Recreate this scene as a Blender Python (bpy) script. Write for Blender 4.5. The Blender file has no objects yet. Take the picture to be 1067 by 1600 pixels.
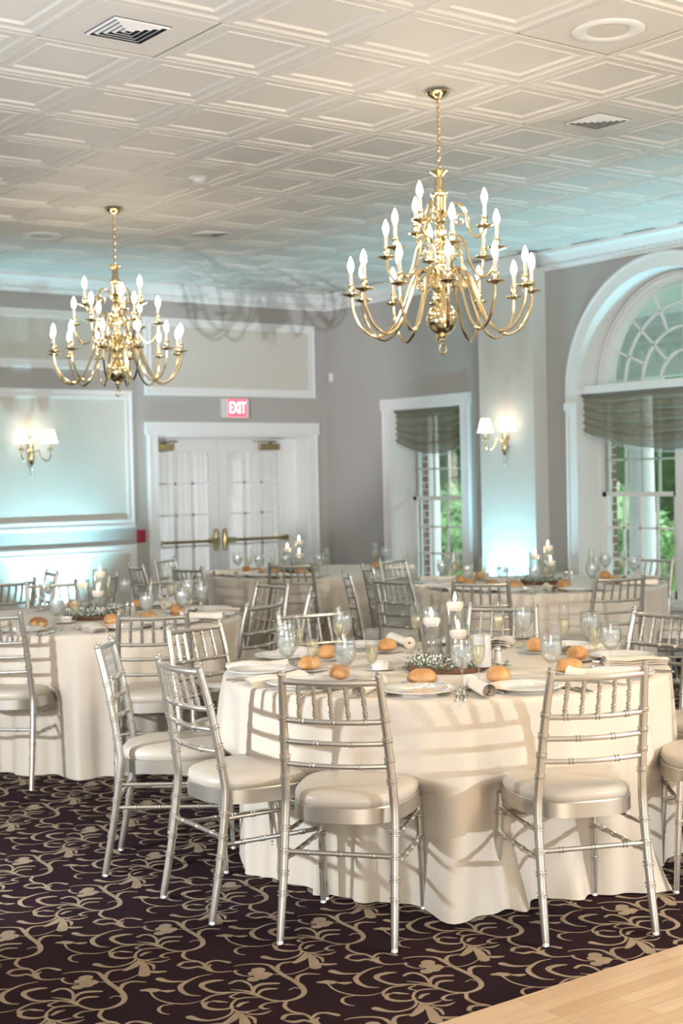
import bpy, bmesh, math, random
from mathutils import Vector, Matrix
PI = math.pi
R_ = math.radians
random.seed(7)
SC = bpy.context.scene
COL = SC.collection

# ------------------------------------------------------------------ camera
CAMZ = 1.55
YAW, PITCH, ROLL = 0.6423207, -0.0226341, -0.0215213
def cam_axes():
    cy, sy, cp, sp = math.cos(YAW), math.sin(YAW), math.cos(PITCH), math.sin(PITCH)
    fwd = Vector((sy*cp, cy*cp, sp)); right = Vector((cy, -sy, 0)); up = right.cross(fwd)
    c, s = math.cos(ROLL), math.sin(ROLL)
    return c*right + s*up, -s*right + c*up, fwd
cr, cu, cf = cam_axes()
cam = bpy.data.cameras.new('camera'); cam_o = bpy.data.objects.new('camera', cam); COL.objects.link(cam_o)
mw = Matrix.Identity(4)
for i in range(3):
    mw[i][0] = cr[i]; mw[i][1] = cu[i]; mw[i][2] = -cf[i]
mw[2][3] = CAMZ
cam_o.matrix_world = mw
cam.sensor_fit = 'VERTICAL'; cam.sensor_height = 36; cam.sensor_width = 24; cam.lens = 50
cam.dof.use_dof = True; cam.dof.focus_distance = 4.9; cam.dof.aperture_fstop = 4.0
cam.clip_end = 200
SC.camera = cam_o

# ------------------------------------------------------------------ world, lights, exposure
SC.view_settings.view_transform = 'Standard'; SC.view_settings.look = 'None'
SC.view_settings.gamma = 1.0; SC.view_settings.use_curve_mapping = False
SC.view_settings.exposure = 0.44
try:
    SC.cycles.use_denoising = True; SC.cycles.max_bounces = 10; SC.cycles.transparent_max_bounces = 24
    SC.cycles.caustics_reflective = False; SC.cycles.caustics_refractive = False
    SC.cycles.sample_clamp_indirect = 6
except Exception: pass
w = bpy.data.worlds.new('sky'); SC.world = w; w.use_nodes = True
bg = w.node_tree.nodes['Background']; bg.inputs[0].default_value = (1.0, 0.96, 0.915, 1); bg.inputs[1].default_value = 0.64

def spot(name, loc, target, power, cone, blend, color, radius):
    l = bpy.data.lights.new(name, 'SPOT'); l.energy = power; l.spot_size = R_(cone); l.spot_blend = blend
    l.color = color; l.shadow_soft_size = radius
    o = bpy.data.objects.new(name, l); COL.objects.link(o); o.location = loc
    o.rotation_euler = (Vector(target)-Vector(loc)).to_track_quat('-Z', 'Y').to_euler()
    return o
def area(name, loc, target, power, size, color=(1, 1, 1), sy=None):
    l = bpy.data.lights.new(name, 'AREA'); l.energy = power; l.size = size; l.color = color
    if sy: l.shape = 'RECTANGLE'; l.size_y = sy
    o = bpy.data.objects.new(name, l); COL.objects.link(o); o.location = loc
    o.rotation_euler = (Vector(target)-Vector(loc)).to_track_quat('-Z', 'Y').to_euler()
    return o
# the photographer's two flash heads (hard chair shadows on the cloths)
spot('flash_left', (0.41, 5.18, 1.22), (5.6, 7.6, 1.6), 260, 130, 0.5, (0.88, 0.95, 1.0), 0.03)
spot('flash_right', (4.9, -0.6, 1.38), (3.9, 7.0, 1.5), 340, 110, 0.5, (0.88, 0.95, 1.0), 0.025)
# added narrow spot that throws the far chandelier's shadow on the back wall
spot('wall_shadow_spot', (-0.88, 4.10, 0.88), (8.6, 12.85, 2.55), 1900, 17, 0.6, (0.95, 0.97, 1.0), 0.03)
# point lamp added out of frame to warm the ceiling
_l = bpy.data.lights.new('ceiling_warm_fill', 'POINT'); _l.energy = 130; _l.color = (1.0, 0.78, 0.52); _l.shadow_soft_size = 0.35
_o = bpy.data.objects.new('ceiling_warm_fill', _l); COL.objects.link(_o); _o.location = (4.6, 2.0, 2.75)
area('porch_fill', (17.0, 9.0, 5.5), (10.5, 9.5, 2.0), 900, 7.0, (0.93, 1.0, 1.0), 4.0)  # area lamp added outside to brighten the porch, standing in for skylight
# warm fill lamp added behind the camera for the hall's ambient light
area('hall_warm_fill', (-3.5, -3.5, 2.4), (5, 7, 1.0), 300, 5.0, (1.0, 0.90, 0.76), 2.6)
# teal uplights at the foot of the walls
TEAL = (0.38, 0.86, 1.0)
UPL = [((6.03, 12.46, 0.12), (6.03, 12.80, 1.3), 230), ((9.04, 9.76, 0.12), (9.22, 9.76, 1.6), 190), ((9.15, 6.65, 0.12), (9.2, 6.75, 3.2), 280)]
for loc, tg, e in UPL: spot('uplight_lamp', loc, tg, e, 100, 1.0, TEAL, 0.05)

# ------------------------------------------------------------------ materials
def mat(name, col, rough=0.5, metal=0.0, spec=0.5, bump=None, var=None, emis=None, coat=0, sheen=0, trans=0):
    m = bpy.data.materials.new(name); m.use_nodes = True
    nt = m.node_tree; b = nt.nodes['Principled BSDF']
    b.inputs['Base Color'].default_value = (*col, 1); b.inputs['Roughness'].default_value = rough
    b.inputs['Metallic'].default_value = metal; b.inputs['Specular IOR Level'].default_value = spec
    if coat: b.inputs['Coat Weight'].default_value = coat
    if sheen: b.inputs['Sheen Weight'].default_value = sheen
    tc = nt.nodes.new('ShaderNodeTexCoord')
    if var:
        sc_, amt, col2 = var
        n = nt.nodes.new('ShaderNodeTexNoise'); n.inputs['Scale'].default_value = sc_; n.inputs['Detail'].default_value = 4
        nt.links.new(tc.outputs['Object'], n.inputs['Vector'])
        r = nt.nodes.new('ShaderNodeValToRGB'); r.color_ramp.elements[0].position = 0.35; r.color_ramp.elements[1].position = 0.68
        r.color_ramp.elements[0].color = (*col, 1)
        r.color_ramp.elements[1].color = (*[a*(1-amt)+c*amt for a, c in zip(col, col2)], 1)
        nt.links.new(n.outputs['Fac'], r.inputs[0]); nt.links.new(r.outputs[0], b.inputs['Base Color'])
    if bump:
        sc_, st = bump
        n = nt.nodes.new('ShaderNodeTexNoise'); n.inputs['Scale'].default_value = sc_; n.inputs['Detail'].default_value = 3
        nt.links.new(tc.outputs['Object'], n.inputs['Vector'])
        bp = nt.nodes.new('ShaderNodeBump'); bp.inputs['Strength'].default_value = st; bp.inputs['Distance'].default_value = 0.01
        nt.links.new(n.outputs['Fac'], bp.inputs['Height']); nt.links.new(bp.outputs[0], b.inputs['Normal'])
    if emis:
        b.inputs['Emission Color'].default_value = (*emis[0], 1); b.inputs['Emission Strength'].default_value = emis[1]
    return m
def glassy(name, tint=(1, 1, 1), refl=0.12, rough=0.02, body=0.0, bodycol=(1, 1, 1)):
    m = bpy.data.materials.new(name); m.use_nodes = True; nt = m.node_tree
    for n in list(nt.nodes): nt.nodes.remove(n)
    out = nt.nodes.new('ShaderNodeOutputMaterial'); tr = nt.nodes.new('ShaderNodeBsdfTransparent'); tr.inputs[0].default_value = (*tint, 1)
    gl = nt.nodes.new('ShaderNodeBsdfGlossy'); gl.inputs['Roughness'].default_value = rough
    lw = nt.nodes.new('ShaderNodeLayerWeight'); lw.inputs[0].default_value = 0.35
    mr = nt.nodes.new('ShaderNodeMapRange'); mr.inputs[3].default_value = refl*0.5; mr.inputs[4].default_value = min(0.9, refl*5)
    nt.links.new(lw.outputs['Facing'], mr.inputs[0])
    mx = nt.nodes.new('ShaderNodeMixShader'); nt.links.new(mr.outputs[0], mx.inputs[0])
    base = tr
    if body > 0:
        df = nt.nodes.new('ShaderNodeBsdfDiffuse'); df.inputs[0].default_value = (*bodycol, 1)
        m2 = nt.nodes.new('ShaderNodeMixShader'); m2.inputs[0].default_value = body
        nt.links.new(tr.outputs[0], m2.inputs[1]); nt.links.new(df.outputs[0], m2.inputs[2]); base = m2
    nt.links.new(base.outputs[0], mx.inputs[1]); nt.links.new(gl.outputs[0], mx.inputs[2]); nt.links.new(mx.outputs[0], out.inputs[0])
    return m
def sheer(name, col, opacity, transl=0.5):
    m = bpy.data.materials.new(name); m.use_nodes = True; nt = m.node_tree
    for n in list(nt.nodes): nt.nodes.remove(n)
    out = nt.nodes.new('ShaderNodeOutputMaterial'); tr = nt.nodes.new('ShaderNodeBsdfTransparent')
    df = nt.nodes.new('ShaderNodeBsdfDiffuse'); df.inputs[0].default_value = (*col, 1)
    tl = nt.nodes.new('ShaderNodeBsdfTranslucent'); tl.inputs[0].default_value = (*col, 1)
    a = nt.nodes.new('ShaderNodeMixShader'); a.inputs[0].default_value = transl
    nt.links.new(df.outputs[0], a.inputs[1]); nt.links.new(tl.outputs[0], a.inputs[2])
    b = nt.nodes.new('ShaderNodeMixShader'); b.inputs[0].default_value = opacity
    nt.links.new(tr.outputs[0], b.inputs[1]); nt.links.new(a.outputs[0], b.inputs[2]); nt.links.new(b.outputs[0], out.inputs[0])
    return m
M = dict(
    wall=mat('wall_grey_paint', (0.42, 0.40, 0.385), 0.85, bump=(180, 0.05), var=(1.5, 0.06, (0.5, 0.47, 0.44))),
    panel=mat('panel_beige_paper', (0.60, 0.575, 0.53), 0.8, bump=(260, 0.08), var=(2, 0.06, (0.5, 0.47, 0.42))),
    pilas=mat('pilaster_cream_paint', (0.62, 0.60, 0.57), 0.8, bump=(200, 0.05)),
    trim=mat('white_trim_paint', (0.76, 0.76, 0.765), 0.45, bump=(90, 0.02)),
    ceil=mat('ceiling_tile_paint', (0.66, 0.635, 0.60), 0.55, bump=(120, 0.04), var=(3, 0.05, (0.6, 0.58, 0.54))),
    carpet=mat('carpet_plum', (0.022, 0.011, 0.016), 0.98, spec=0.1, bump=(900, 0.5), var=(2.2, 0.5, (0.045, 0.02, 0.028))),
    scroll=mat('carpet_scroll_tan', (0.40, 0.32, 0.235), 0.95, spec=0.1, bump=(900, 0.4), var=(14, 0.45, (0.25, 0.19, 0.14))),
    silver=mat('champagne_silver_lacquer', (0.56, 0.54, 0.495), 0.34, metal=0.8, coat=0.25, bump=(60, 0.02)),
    vinyl=mat('ivory_vinyl', (0.54, 0.495, 0.435), 0.38, spec=0.5, bump=(25, 0.06)),
    cloth=mat('champagne_cloth', (0.66, 0.597, 0.515), 0.62, sheen=0.25, bump=(420, 0.06)),
    napkin=mat('ivory_napkin', (0.86, 0.79, 0.69), 0.75, sheen=0.2, bump=(300, 0.08)),
    china=mat('white_china', (0.84, 0.83, 0.82), 0.12, spec=0.6, coat=0.5),
    bread=mat('bread_crust', (0.50, 0.235, 0.08), 0.5, bump=(30, 0.25), var=(14, 0.75, (0.72, 0.46, 0.22))),
    steel=mat('polished_steel', (0.75, 0.74, 0.72), 0.16, metal=1.0),
    brass=mat('polished_brass', (0.82, 0.69, 0.44), 0.16, metal=1.0, bump=(14, 0.03)),
    brassd=mat('antique_brass', (0.50, 0.40, 0.22), 0.25, metal=1.0),
    sleeve=mat('candle_sleeve_white', (0.55, 0.53, 0.51), 0.5),
    bulb=mat('bulb_lit', (1, 0.95, 0.85), 0.3, emis=((1.0, 0.83, 0.60), 42.0)),
    shade=mat('lamp_shade_lit', (0.95, 0.92, 0.86), 0.8, emis=((1.0, 0.93, 0.84), 0.9)),
    flame=mat('flame', (1, 0.8, 0.4), 0.5, emis=((1.0, 0.78, 0.42), 22.0)),
    wax=mat('wax_ivory', (0.90, 0.80, 0.72), 0.4, emis=((1.0, 0.72, 0.5), 0.25)),
    wick=mat('wick', (0.05, 0.04, 0.03), 0.9),
    glass=glassy('clear_glass', (0.975, 0.985, 0.985), 0.13),
    iced=glassy('iced_water', (0.93, 0.96, 0.96), 0.16, 0.08, body=0.26, bodycol=(0.93, 0.95, 0.97)),
    ice=glassy('ice', (0.9, 0.93, 0.95), 0.2, 0.2, body=0.4, bodycol=(0.9, 0.92, 0.94)),
    wine=glassy('sparkling_wine', (0.96, 0.94, 0.80), 0.12, 0.05, body=0.14, bodycol=(0.93, 0.90, 0.74)),
    frost=glassy('frosted_glass', (0.9, 0.9, 0.9), 0.1, 0.3, body=0.62, bodycol=(0.85, 0.84, 0.83)),
    pane=glassy('window_pane', (0.93, 0.99, 0.97), 0.06, 0.01),
    leafd=mat('leaf_sage', (0.16, 0.23, 0.17), 0.6, var=(20, 0.5, (0.3, 0.38, 0.30))),
    euca=mat('eucalyptus_leaf', (0.24, 0.38, 0.36), 0.55),
    bloom=mat('baby_breath', (0.86, 0.86, 0.82), 0.8),
    bark=mat('bark_slab', (0.10, 0.045, 0.025), 0.85, bump=(40, 0.6), var=(20, 0.5, (0.22, 0.11, 0.06))),
    woodtop=mat('slab_top', (0.38, 0.22, 0.13), 0.6, var=(12, 0.4, (0.2, 0.1, 0.06))),
    dark=mat('dark_void', (0.012, 0.014, 0.022), 0.9),
    redplas=mat('red_plastic', (0.32, 0.012, 0.03), 0.35),
    exitred=mat('exit_red', (0.9, 0.05, 0.08), 0.4, emis=((1.0, 0.10, 0.14), 1.3)),
    exitlet=mat('exit_letter', (1.0, 0.8, 0.8), 0.4, emis=((1.0, 0.62, 0.64), 1.25)),
    sign=mat('sign_housing', (0.66, 0.66, 0.66), 0.5),
    curtain=sheer('white_sheer', (0.88, 0.88, 0.88), 0.95, 0.4),
    roman=sheer('taupe_sheer', (0.36, 0.31, 0.255), 0.82, 0.45),
    bead=mat('bead_fringe', (0.6, 0.68, 0.7), 0.2),
    grass=mat('lawn', (0.09, 0.22, 0.04), 0.9, bump=(60, 0.5), var=(3, 0.5, (0.14, 0.3, 0.06))),
    hedge=mat('hedge_leaf', (0.13, 0.29, 0.11), 0.6, var=(1.3, 0.6, (0.26, 0.44, 0.20))),
    treeleaf=mat('tree_leaf', (0.07, 0.22, 0.08), 0.6, var=(0.9, 0.7, (0.18, 0.42, 0.15))),
    trunk=mat('trunk', (0.10, 0.07, 0.05), 0.9, bump=(20, 0.5)),
    porchw=mat('porch_white', (0.78, 0.82, 0.86), 0.6),
    porchc=mat('porch_ceiling_boards', (0.66, 0.80, 0.77), 0.6),
    water=glassy('vase_water', (0.98, 0.98, 0.98), 0.10, 0.03, body=0.06, bodycol=(0.92, 0.92, 0.92)),
)
def brick_mat():
    m = mat('red_brick', (0.3, 0.1, 0.08), 0.9); nt = m.node_tree; b = nt.nodes['Principled BSDF']
    tc = nt.nodes['Texture Coordinate']; mp = nt.nodes.new('ShaderNodeMapping'); mp.inputs['Rotation'].default_value = (R_(90), 0, 0)
    br = nt.nodes.new('ShaderNodeTexBrick'); br.inputs['Color1'].default_value = (0.28, 0.10, 0.085, 1); br.inputs['Color2'].default_value = (0.20, 0.075, 0.07, 1)
    br.inputs['Mortar'].default_value = (0.55, 0.52, 0.5, 1); br.inputs['Scale'].default_value = 1; br.inputs['Brick Width'].default_value = 0.2
    br.inputs['Row Height'].default_value = 0.075; br.inputs['Mortar Size'].default_value = 0.008
    nt.links.new(tc.outputs['Object'], mp.inputs[0]); nt.links.new(mp.outputs[0], br.inputs[0]); nt.links.new(br.outputs[0], b.inputs['Base Color'])
    return m
M['brick'] = brick_mat()
def plank_mat():
    m = mat('maple_planks', (0.6, 0.4, 0.2), 0.32, coat=0.15); nt = m.node_tree; b = nt.nodes['Principled BSDF']
    tc = nt.nodes['Texture Coordinate']
    br = nt.nodes.new('ShaderNodeTexBrick'); br.offset = 0.37; br.inputs['Scale'].default_value = 1
    br.inputs['Color1'].default_value = (0.60, 0.43, 0.27, 1); br.inputs['Color2'].default_value = (0.73, 0.56, 0.385, 1)
    br.inputs['Mortar'].default_value = (0.46, 0.32, 0.20, 1); br.inputs['Brick Width'].default_value = 0.62; br.inputs['Row Height'].default_value = 0.057
    br.inputs['Mortar Size'].default_value = 0.0012; br.inputs['Bias'].default_value = 0.1
    nt.links.new(tc.outputs['Object'], br.inputs[0])
    mp = nt.nodes.new('ShaderNodeMapping'); mp.inputs['Scale'].default_value = (1.2, 22, 1)
    n = nt.nodes.new('ShaderNodeTexNoise'); n.inputs['Scale'].default_value = 3; n.inputs['Detail'].default_value = 6
    nt.links.new(tc.outputs['Object'], mp.inputs[0]); nt.links.new(mp.outputs[0], n.inputs[0])
    r = nt.nodes.new('ShaderNodeValToRGB'); r.color_ramp.elements[0].color = (0.72, 0.66, 0.6, 1); r.color_ramp.elements[1].color = (1.1, 1.08, 1.05, 1)
    nt.links.new(n.outputs['Fac'], r.inputs[0])
    mu = nt.nodes.new('ShaderNodeMix'); mu.data_type = 'RGBA'; mu.blend_type = 'MULTIPLY'; mu.inputs[0].default_value = 0.85
    nt.links.new(br.outputs[0], mu.inputs[6]); nt.links.new(r.outputs[0], mu.inputs[7]); nt.links.new(mu.outputs[2], b.inputs['Base Color'])
    return m
M['plank'] = plank_mat()

# ------------------------------------------------------------------ mesh helpers
class MB:
    def __init__(s): s.v = []; s.f = []; s.mi = []; s.cur = 0
    def add(s, vs, fs):
        n = len(s.v); s.v += [tuple(v) for v in vs]
        for f in fs: s.f.append(tuple(n+i for i in f)); s.mi.append(s.cur)
        return s
    def box(s, x0, x1, y0, y1, z0, z1):
        return s.add([(x0, y0, z0), (x1, y0, z0), (x1, y1, z0), (x0, y1, z0), (x0, y0, z1), (x1, y0, z1), (x1, y1, z1), (x0, y1, z1)],
                     [(0, 3, 2, 1), (4, 5, 6, 7), (0, 1, 5, 4), (1, 2, 6, 5), (2, 3, 7, 6), (3, 0, 4, 7)])
    def lathe(s, prof, n=24, c=(0, 0, 0), closed=False):
        vs = []; fs = []
        for r, z in prof:
            for k in range(n):
                a = 2*PI*k/n; vs.append((c[0]+r*math.cos(a), c[1]+r*math.sin(a), c[2]+z))
        m = len(prof)
        for i in range(m-1):
            for k in range(n):
                k2 = (k+1) % n; fs.append((i*n+k, i*n+k2, (i+1)*n+k2, (i+1)*n+k))
        if not closed:
            if prof[0][0] > 1e-5: fs.append(tuple(reversed(range(n))))
            if prof[-1][0] > 1e-5: fs.append(tuple((m-1)*n+k for k in range(n)))
        return s.add(vs, fs)
    def tube(s, pts, rad, n=8, caps=True, closed=False):
        pts = [Vector(p) for p in pts]; m = len(pts)
        if not isinstance(rad, (list, tuple)): rad = [rad]*m
        vs = []; fs = []; prev = None
        for i, p in enumerate(pts):
            if closed: t = (pts[(i+1) % m]-pts[(i-1) % m])
            else: t = (pts[min(i+1, m-1)]-pts[max(i-1, 0)])
            t.normalize()
            if prev is None:
                a = Vector((0, 0, 1)) if abs(t.z) < 0.9 else Vector((1, 0, 0))
                u = t.cross(a).normalized()
            else:
                u = (prev - t*prev.dot(t)).normalized()
            prev = u; w_ = t.cross(u)
            for k in range(n):
                a = 2*PI*k/n; vs.append(p + (u*math.cos(a)+w_*math.sin(a))*rad[i])
        for i in range(m if closed else m-1):
            j = (i+1) % m
            for k in range(n):
                k2 = (k+1) % n; fs.append((i*n+k, j*n+k, j*n+k2, i*n+k2))
        if caps and not closed:
            fs.append(tuple(range(n))); fs.append(tuple(reversed(range((m-1)*n, m*n))))
        return s.add(vs, fs)
    def ell(s, c, r, n=12, m=8):
        if not isinstance(r, (list, tuple)): r = (r, r, r)
        vs = [(c[0], c[1], c[2]-r[2])]; fs = []
        for i in range(1, m):
            b = -PI/2+PI*i/m
            for k in range(n):
                a = 2*PI*k/n; vs.append((c[0]+r[0]*math.cos(b)*math.cos(a), c[1]+r[1]*math.cos(b)*math.sin(a), c[2]+r[2]*math.sin(b)))
        vs.append((c[0], c[1], c[2]+r[2])); T = len(vs)-1
        for k in range(n):
            k2 = (k+1) % n; fs.append((0, 1+k2, 1+k)); fs.append((T, 1+(m-2)*n+k, 1+(m-2)*n+k2))
            for i in range(m-2): fs.append((1+i*n+k, 1+i*n+k2, 1+(i+1)*n+k2, 1+(i+1)*n+k))
        return s.add(vs, fs)
    def grid(s, fn, nu, nv, wrap=False):
        vs = [fn(i/nu, j/nv) for j in range(nv+1) for i in range(nu if wrap else nu+1)]
        W = nu if wrap else nu+1; fs = []
        for j in range(nv):
            for i in range(nu):
                i2 = (i+1) % W if wrap else i+1
                fs.append((j*W+i, j*W+i2, (j+1)*W+i2, (j+1)*W+i))
        return s.add(vs, fs)
    def build(s, name, mats, parent=None, smooth=35, bevel=0):
        me = bpy.data.meshes.new(name); me.from_pydata(s.v, [], s.f); me.update()
        if not isinstance(mats, (list, tuple)): mats = [mats]
        for m in mats: me.materials.append(M[m] if isinstance(m, str) else m)
        if len(mats) > 1: me.polygons.foreach_set('material_index', s.mi)
        bm = bmesh.new(); bm.from_mesh(me); bmesh.ops.recalc_face_normals(bm, faces=bm.faces); bm.to_mesh(me); bm.free()
        if smooth:
            me.polygons.foreach_set('use_smooth', [True]*len(me.polygons)); me.set_sharp_from_angle(angle=R_(smooth))
        o = bpy.data.objects.new(name, me); COL.objects.link(o)
        if bevel:
            md = o.modifiers.new('bevel', 'BEVEL'); md.width = bevel; md.segments = 2; md.limit_method = 'ANGLE'
        if parent: o.parent = parent
        return o
def tag(o, label=None, cat=None, group=None, kind=None):
    if label: o['label'] = label
    if cat: o['category'] = cat
    if group: o['group'] = group
    if kind: o['kind'] = kind
    return o
def thing(name, label, cat, loc=(0, 0, 0), rz=0.0, group=None):
    o = bpy.data.objects.new(name, None); COL.objects.link(o); o.location = loc; o.rotation_euler = (0, 0, rz)
    o.empty_display_size = 0.05
    return tag(o, label, cat, group)
def struct(o): o['kind'] = 'structure'; return o
def dup(o, parent=None, loc=None, rz=None, label=None, group=None):
    c = o.copy(); COL.objects.link(c)
    if parent is not None: c.parent = parent; c.matrix_parent_inverse = o.matrix_parent_inverse
    if loc is not None: c.location = loc
    if rz is not None: c.rotation_euler = (0, 0, rz)
    if label: c['label'] = label
    if group: c['group'] = group
    for ch in list(o.children): dup(ch, c)
    return c
class Kind:
    """first use moves the prototype, later uses copy it"""
    def __init__(s, root): s.root = root; s.used = False
    def put(s, loc, rz=0, label=None, group=None):
        if not s.used:
            s.used = True; o = s.root; o.location = loc; o.rotation_euler = (0, 0, rz)
            if label: o['label'] = label
            if group: o['group'] = group
            return o
        return dup(s.root, None, loc, rz, label, group)

# ------------------------------------------------------------------ setting
CEIL = 3.593; XW = 9.44; YB = 12.85; G = 0.61; GX, GY = 3.4365, 6.0144
X0, Y0 = -4.0, -4.5            # how far floor and ceiling run behind the camera
# ---- carpet: one mesh, the scrolls are a hair proud of the pile
DF_Y = 3.035                     # edge of the wooden dance floor
def carpet():
    mb = MB(); mb.box(X0, XW, Y0, YB, -0.05, 0.0)
    f = 2222.22
    def un(u, v):
        px, py = 100+u/4.104, 1430+v/4.104
        d = cr*((px-533.5)/f) + cu*((800-py)/f) + cf
        return d.x*(-CAMZ/d.z), d.y*(-CAMZ/d.z)
    S = [
     ([(515,50),(560,42),(640,37),(710,42),(745,62),(790,97),(850,130),(885,160),(887,192),(840,218),(770,232),(700,229),(640,212),(600,192),(560,181),(470,171)],
      [.004,.006,.008,.010,.014,.014,.015,.016,.014,.012,.010,.009,.009,.011,.010,.003]),
     ([(778,232),(762,262),(800,288),(860,298),(900,320),(920,350),(980,366),(1060,362),(1120,359)], [.010,.011,.009,.008,.010,.012,.008,.006,.003]),
     ([(905,345),(860,332),(800,341),(742,333)], [.008,.012,.014,.004]),
     ([(735,325),(760,306),(810,300),(860,302)], [.012,.013,.008,.005]),
     ([(925,352),(900,330),(935,300),(990,293),(1058,305)], [.006,.009,.010,.010,.014]),
     ([(950,358),(922,335),(945,318)], [.006,.014,.005]),
     ([(375,92),(300,105),(230,130),(185,155),(187,182),(225,202),(290,206)], [.004,.007,.011,.015,.014,.010,.003]),
     ([(68,118),(110,130),(170,132),(240,127)], [.022,.016,.010,.004]),
     ([(435,124),(380,128),(318,142),(308,160),(350,181),(400,190),(480,188),(560,192),(620,208)], [.006,.017,.018,.014,.012,.011,.009,.008,.006]),
     ([(470,142),(510,128),(555,130),(590,152),(590,178)], [.010,.012,.011,.008,.004]),
     ([(595,190),(612,162),(660,144),(752,140)], [.008,.011,.016,.010]),
     ([(620,200),(642,180),(680,170),(738,168)], [.006,.010,.014,.007]),
     ([(470,190),(430,196),(360,205),(302,230),(290,252)], [.004,.006,.008,.010,.006]),
     ([(470,262),(420,276),(350,277),(303,264),(318,242),(352,238)], [.004,.010,.014,.013,.010,.004]),
     ([(352,232),(385,236),(440,240)], [.004,.013,.004]),
     ([(520,190),(470,205),(462,214),(500,222)], [.004,.008,.008,.004]),
     ([(650,214),(560,215),(500,224),(468,242),(455,265),(475,285),(530,291),(608,276)], [.004,.008,.008,.008,.008,.009,.010,.003]),
     ([(500,288),(560,302),(625,300),(680,284)], [.004,.008,.010,.003]),
     ([(492,262),(520,246),(560,238)], [.010,.013,.004]),
     ([(735,237),(660,246),(622,264),(640,274),(672,272)], [.004,.007,.011,.009,.004]),
     ([(458,272),(450,296),(400,320),(320,335),(255,331),(205,318)], [.004,.008,.008,.009,.014,.022]),
     ([(485,290),(455,325),(392,356)], [.008,.024,.014]),
     ([(505,300),(515,340),(515,385)], [.010,.026,.034]),
     ([(535,310),(572,325),(575,350)], [.008,.011,.006]),
     ([(540,362),(590,368),(650,364)], [.010,.018,.010]),
     ([(520,72),(515,85),(550,100),(600,104)], [.006,.008,.008,.004]),
     ([(640,90),(720,93),(820,93),(900,76),(960,50)], [.004,.005,.005,.005,.004]),
     ([(765,70),(768,50),(800,34),(880,26)], [.010,.012,.010,.006]),
     ([(862,132),(872,106),(920,91),(1000,93)], [.010,.013,.011,.005]),
     ([(875,170),(840,164),(805,176)], [.005,.006,.004]),
     ([(0,172),(40,180),(0,185)], [.012,.024,.012]), ([(-45,180),(0,178),(60,180)], [.012,.022,.010]), ([(70,182),(105,184),(140,180)], [.008,.018,.010]),
     ([(5,190),(30,222),(100,245),(200,250),(285,235)], [.006,.006,.007,.006,.003]),
     ([(130,250),(62,260),(35,280),(50,298),(92,306)], [.004,.007,.010,.007,.003]),
    ]
    blobs = [(650,72,.030,.018),(622,90,.026,.018),(685,96,.030,.018),(612,120,.026,.017),(660,108,.030,.019),(650,92,.030,.022)]
    polys = []
    ex, ey = un(700, 200), un(900, 200)
    for pts, ws in S:
        P = [Vector((*un(*q), 0)) for q in pts]
        # Catmull-Rom refine
        Q = []; W = []
        for i in range(len(P)-1):
            p0, p1, p2, p3 = P[max(i-1, 0)], P[i], P[i+1], P[min(i+2, len(P)-1)]
            for k in range(4):
                t = k/4
                Q.append(0.5*((2*p1)+(p2-p0)*t+(2*p0-5*p1+4*p2-p3)*t*t+(3*p1-p0-3*p2+p3)*t**3)); W.append(ws[i]*(1-t)+ws[i+1]*t)
        Q.append(P[-1]); W.append(ws[-1])
        vs = []; fs = []
        for i, q in enumerate(Q):
            t = Q[min(i+1, len(Q)-1)]-Q[max(i-1, 0)]; n = Vector((-t.y, t.x, 0)); n.normalize()
            h = W[i]*0.60; vs += [(q+n*h), (q-n*h)]
        for i in range(len(Q)-1): fs.append((2*i, 2*i+1, 2*i+3, 2*i+2))
        polys.append(([(a.x, a.y) for a in vs], fs))
        for e in (0, -1):
            c = Q[e]; r = W[e]*0.58
            polys.append(([(c.x+r*math.cos(a*PI/3), c.y+r*math.sin(a*PI/3)) for a in range(6)], [(0, 1, 2, 3, 4, 5)]))
    for u, v, a, b in blobs:
        c = un(u, v); polys.append(([(c[0]+a*math.cos(k*PI/5)*.8, c[1]+a*math.sin(k*PI/5)*.8) for k in range(10)], [tuple(range(10))]))
    mb.cur = 1
    lat = [(i, j) for i in range(-16, 18) for j in range(-22, 26)]
    bx, by = un(500, 200)
    for i, j in lat:
        ox, oy = i*0.4545, j*0.589 + (i % 2)*0.2945
        cx, cy = bx+ox, by+oy
        if not (X0+.6 < cx < XW-.4 and 0.6 < cy < YB-.4): continue
        if cy < DF_Y-.5 and cx > 2.2: continue
        if cx*0.8-cy*0.6 < -4.6 or math.hypot(cx, cy) < 2.2: continue
        for zk, (vs, fs) in zip([q*0.000012 for q in range(len(polys))], polys):
            mb.add([(x+ox, y+oy, 0.0009+zk) for x, y in vs], fs)
    me = mb.build('floor', ['carpet', 'scroll'], smooth=0)
    return struct(me)
carpet()
mb = MB(); mb.box(-1.2, XW-0.05, Y0, DF_Y, 0.0025, 0.014)
df = mb.build('dance_floor', 'plank'); tag(df, 'pale maple plank dance floor laid over the carpet in the bottom right corner', 'dance floor')

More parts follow.
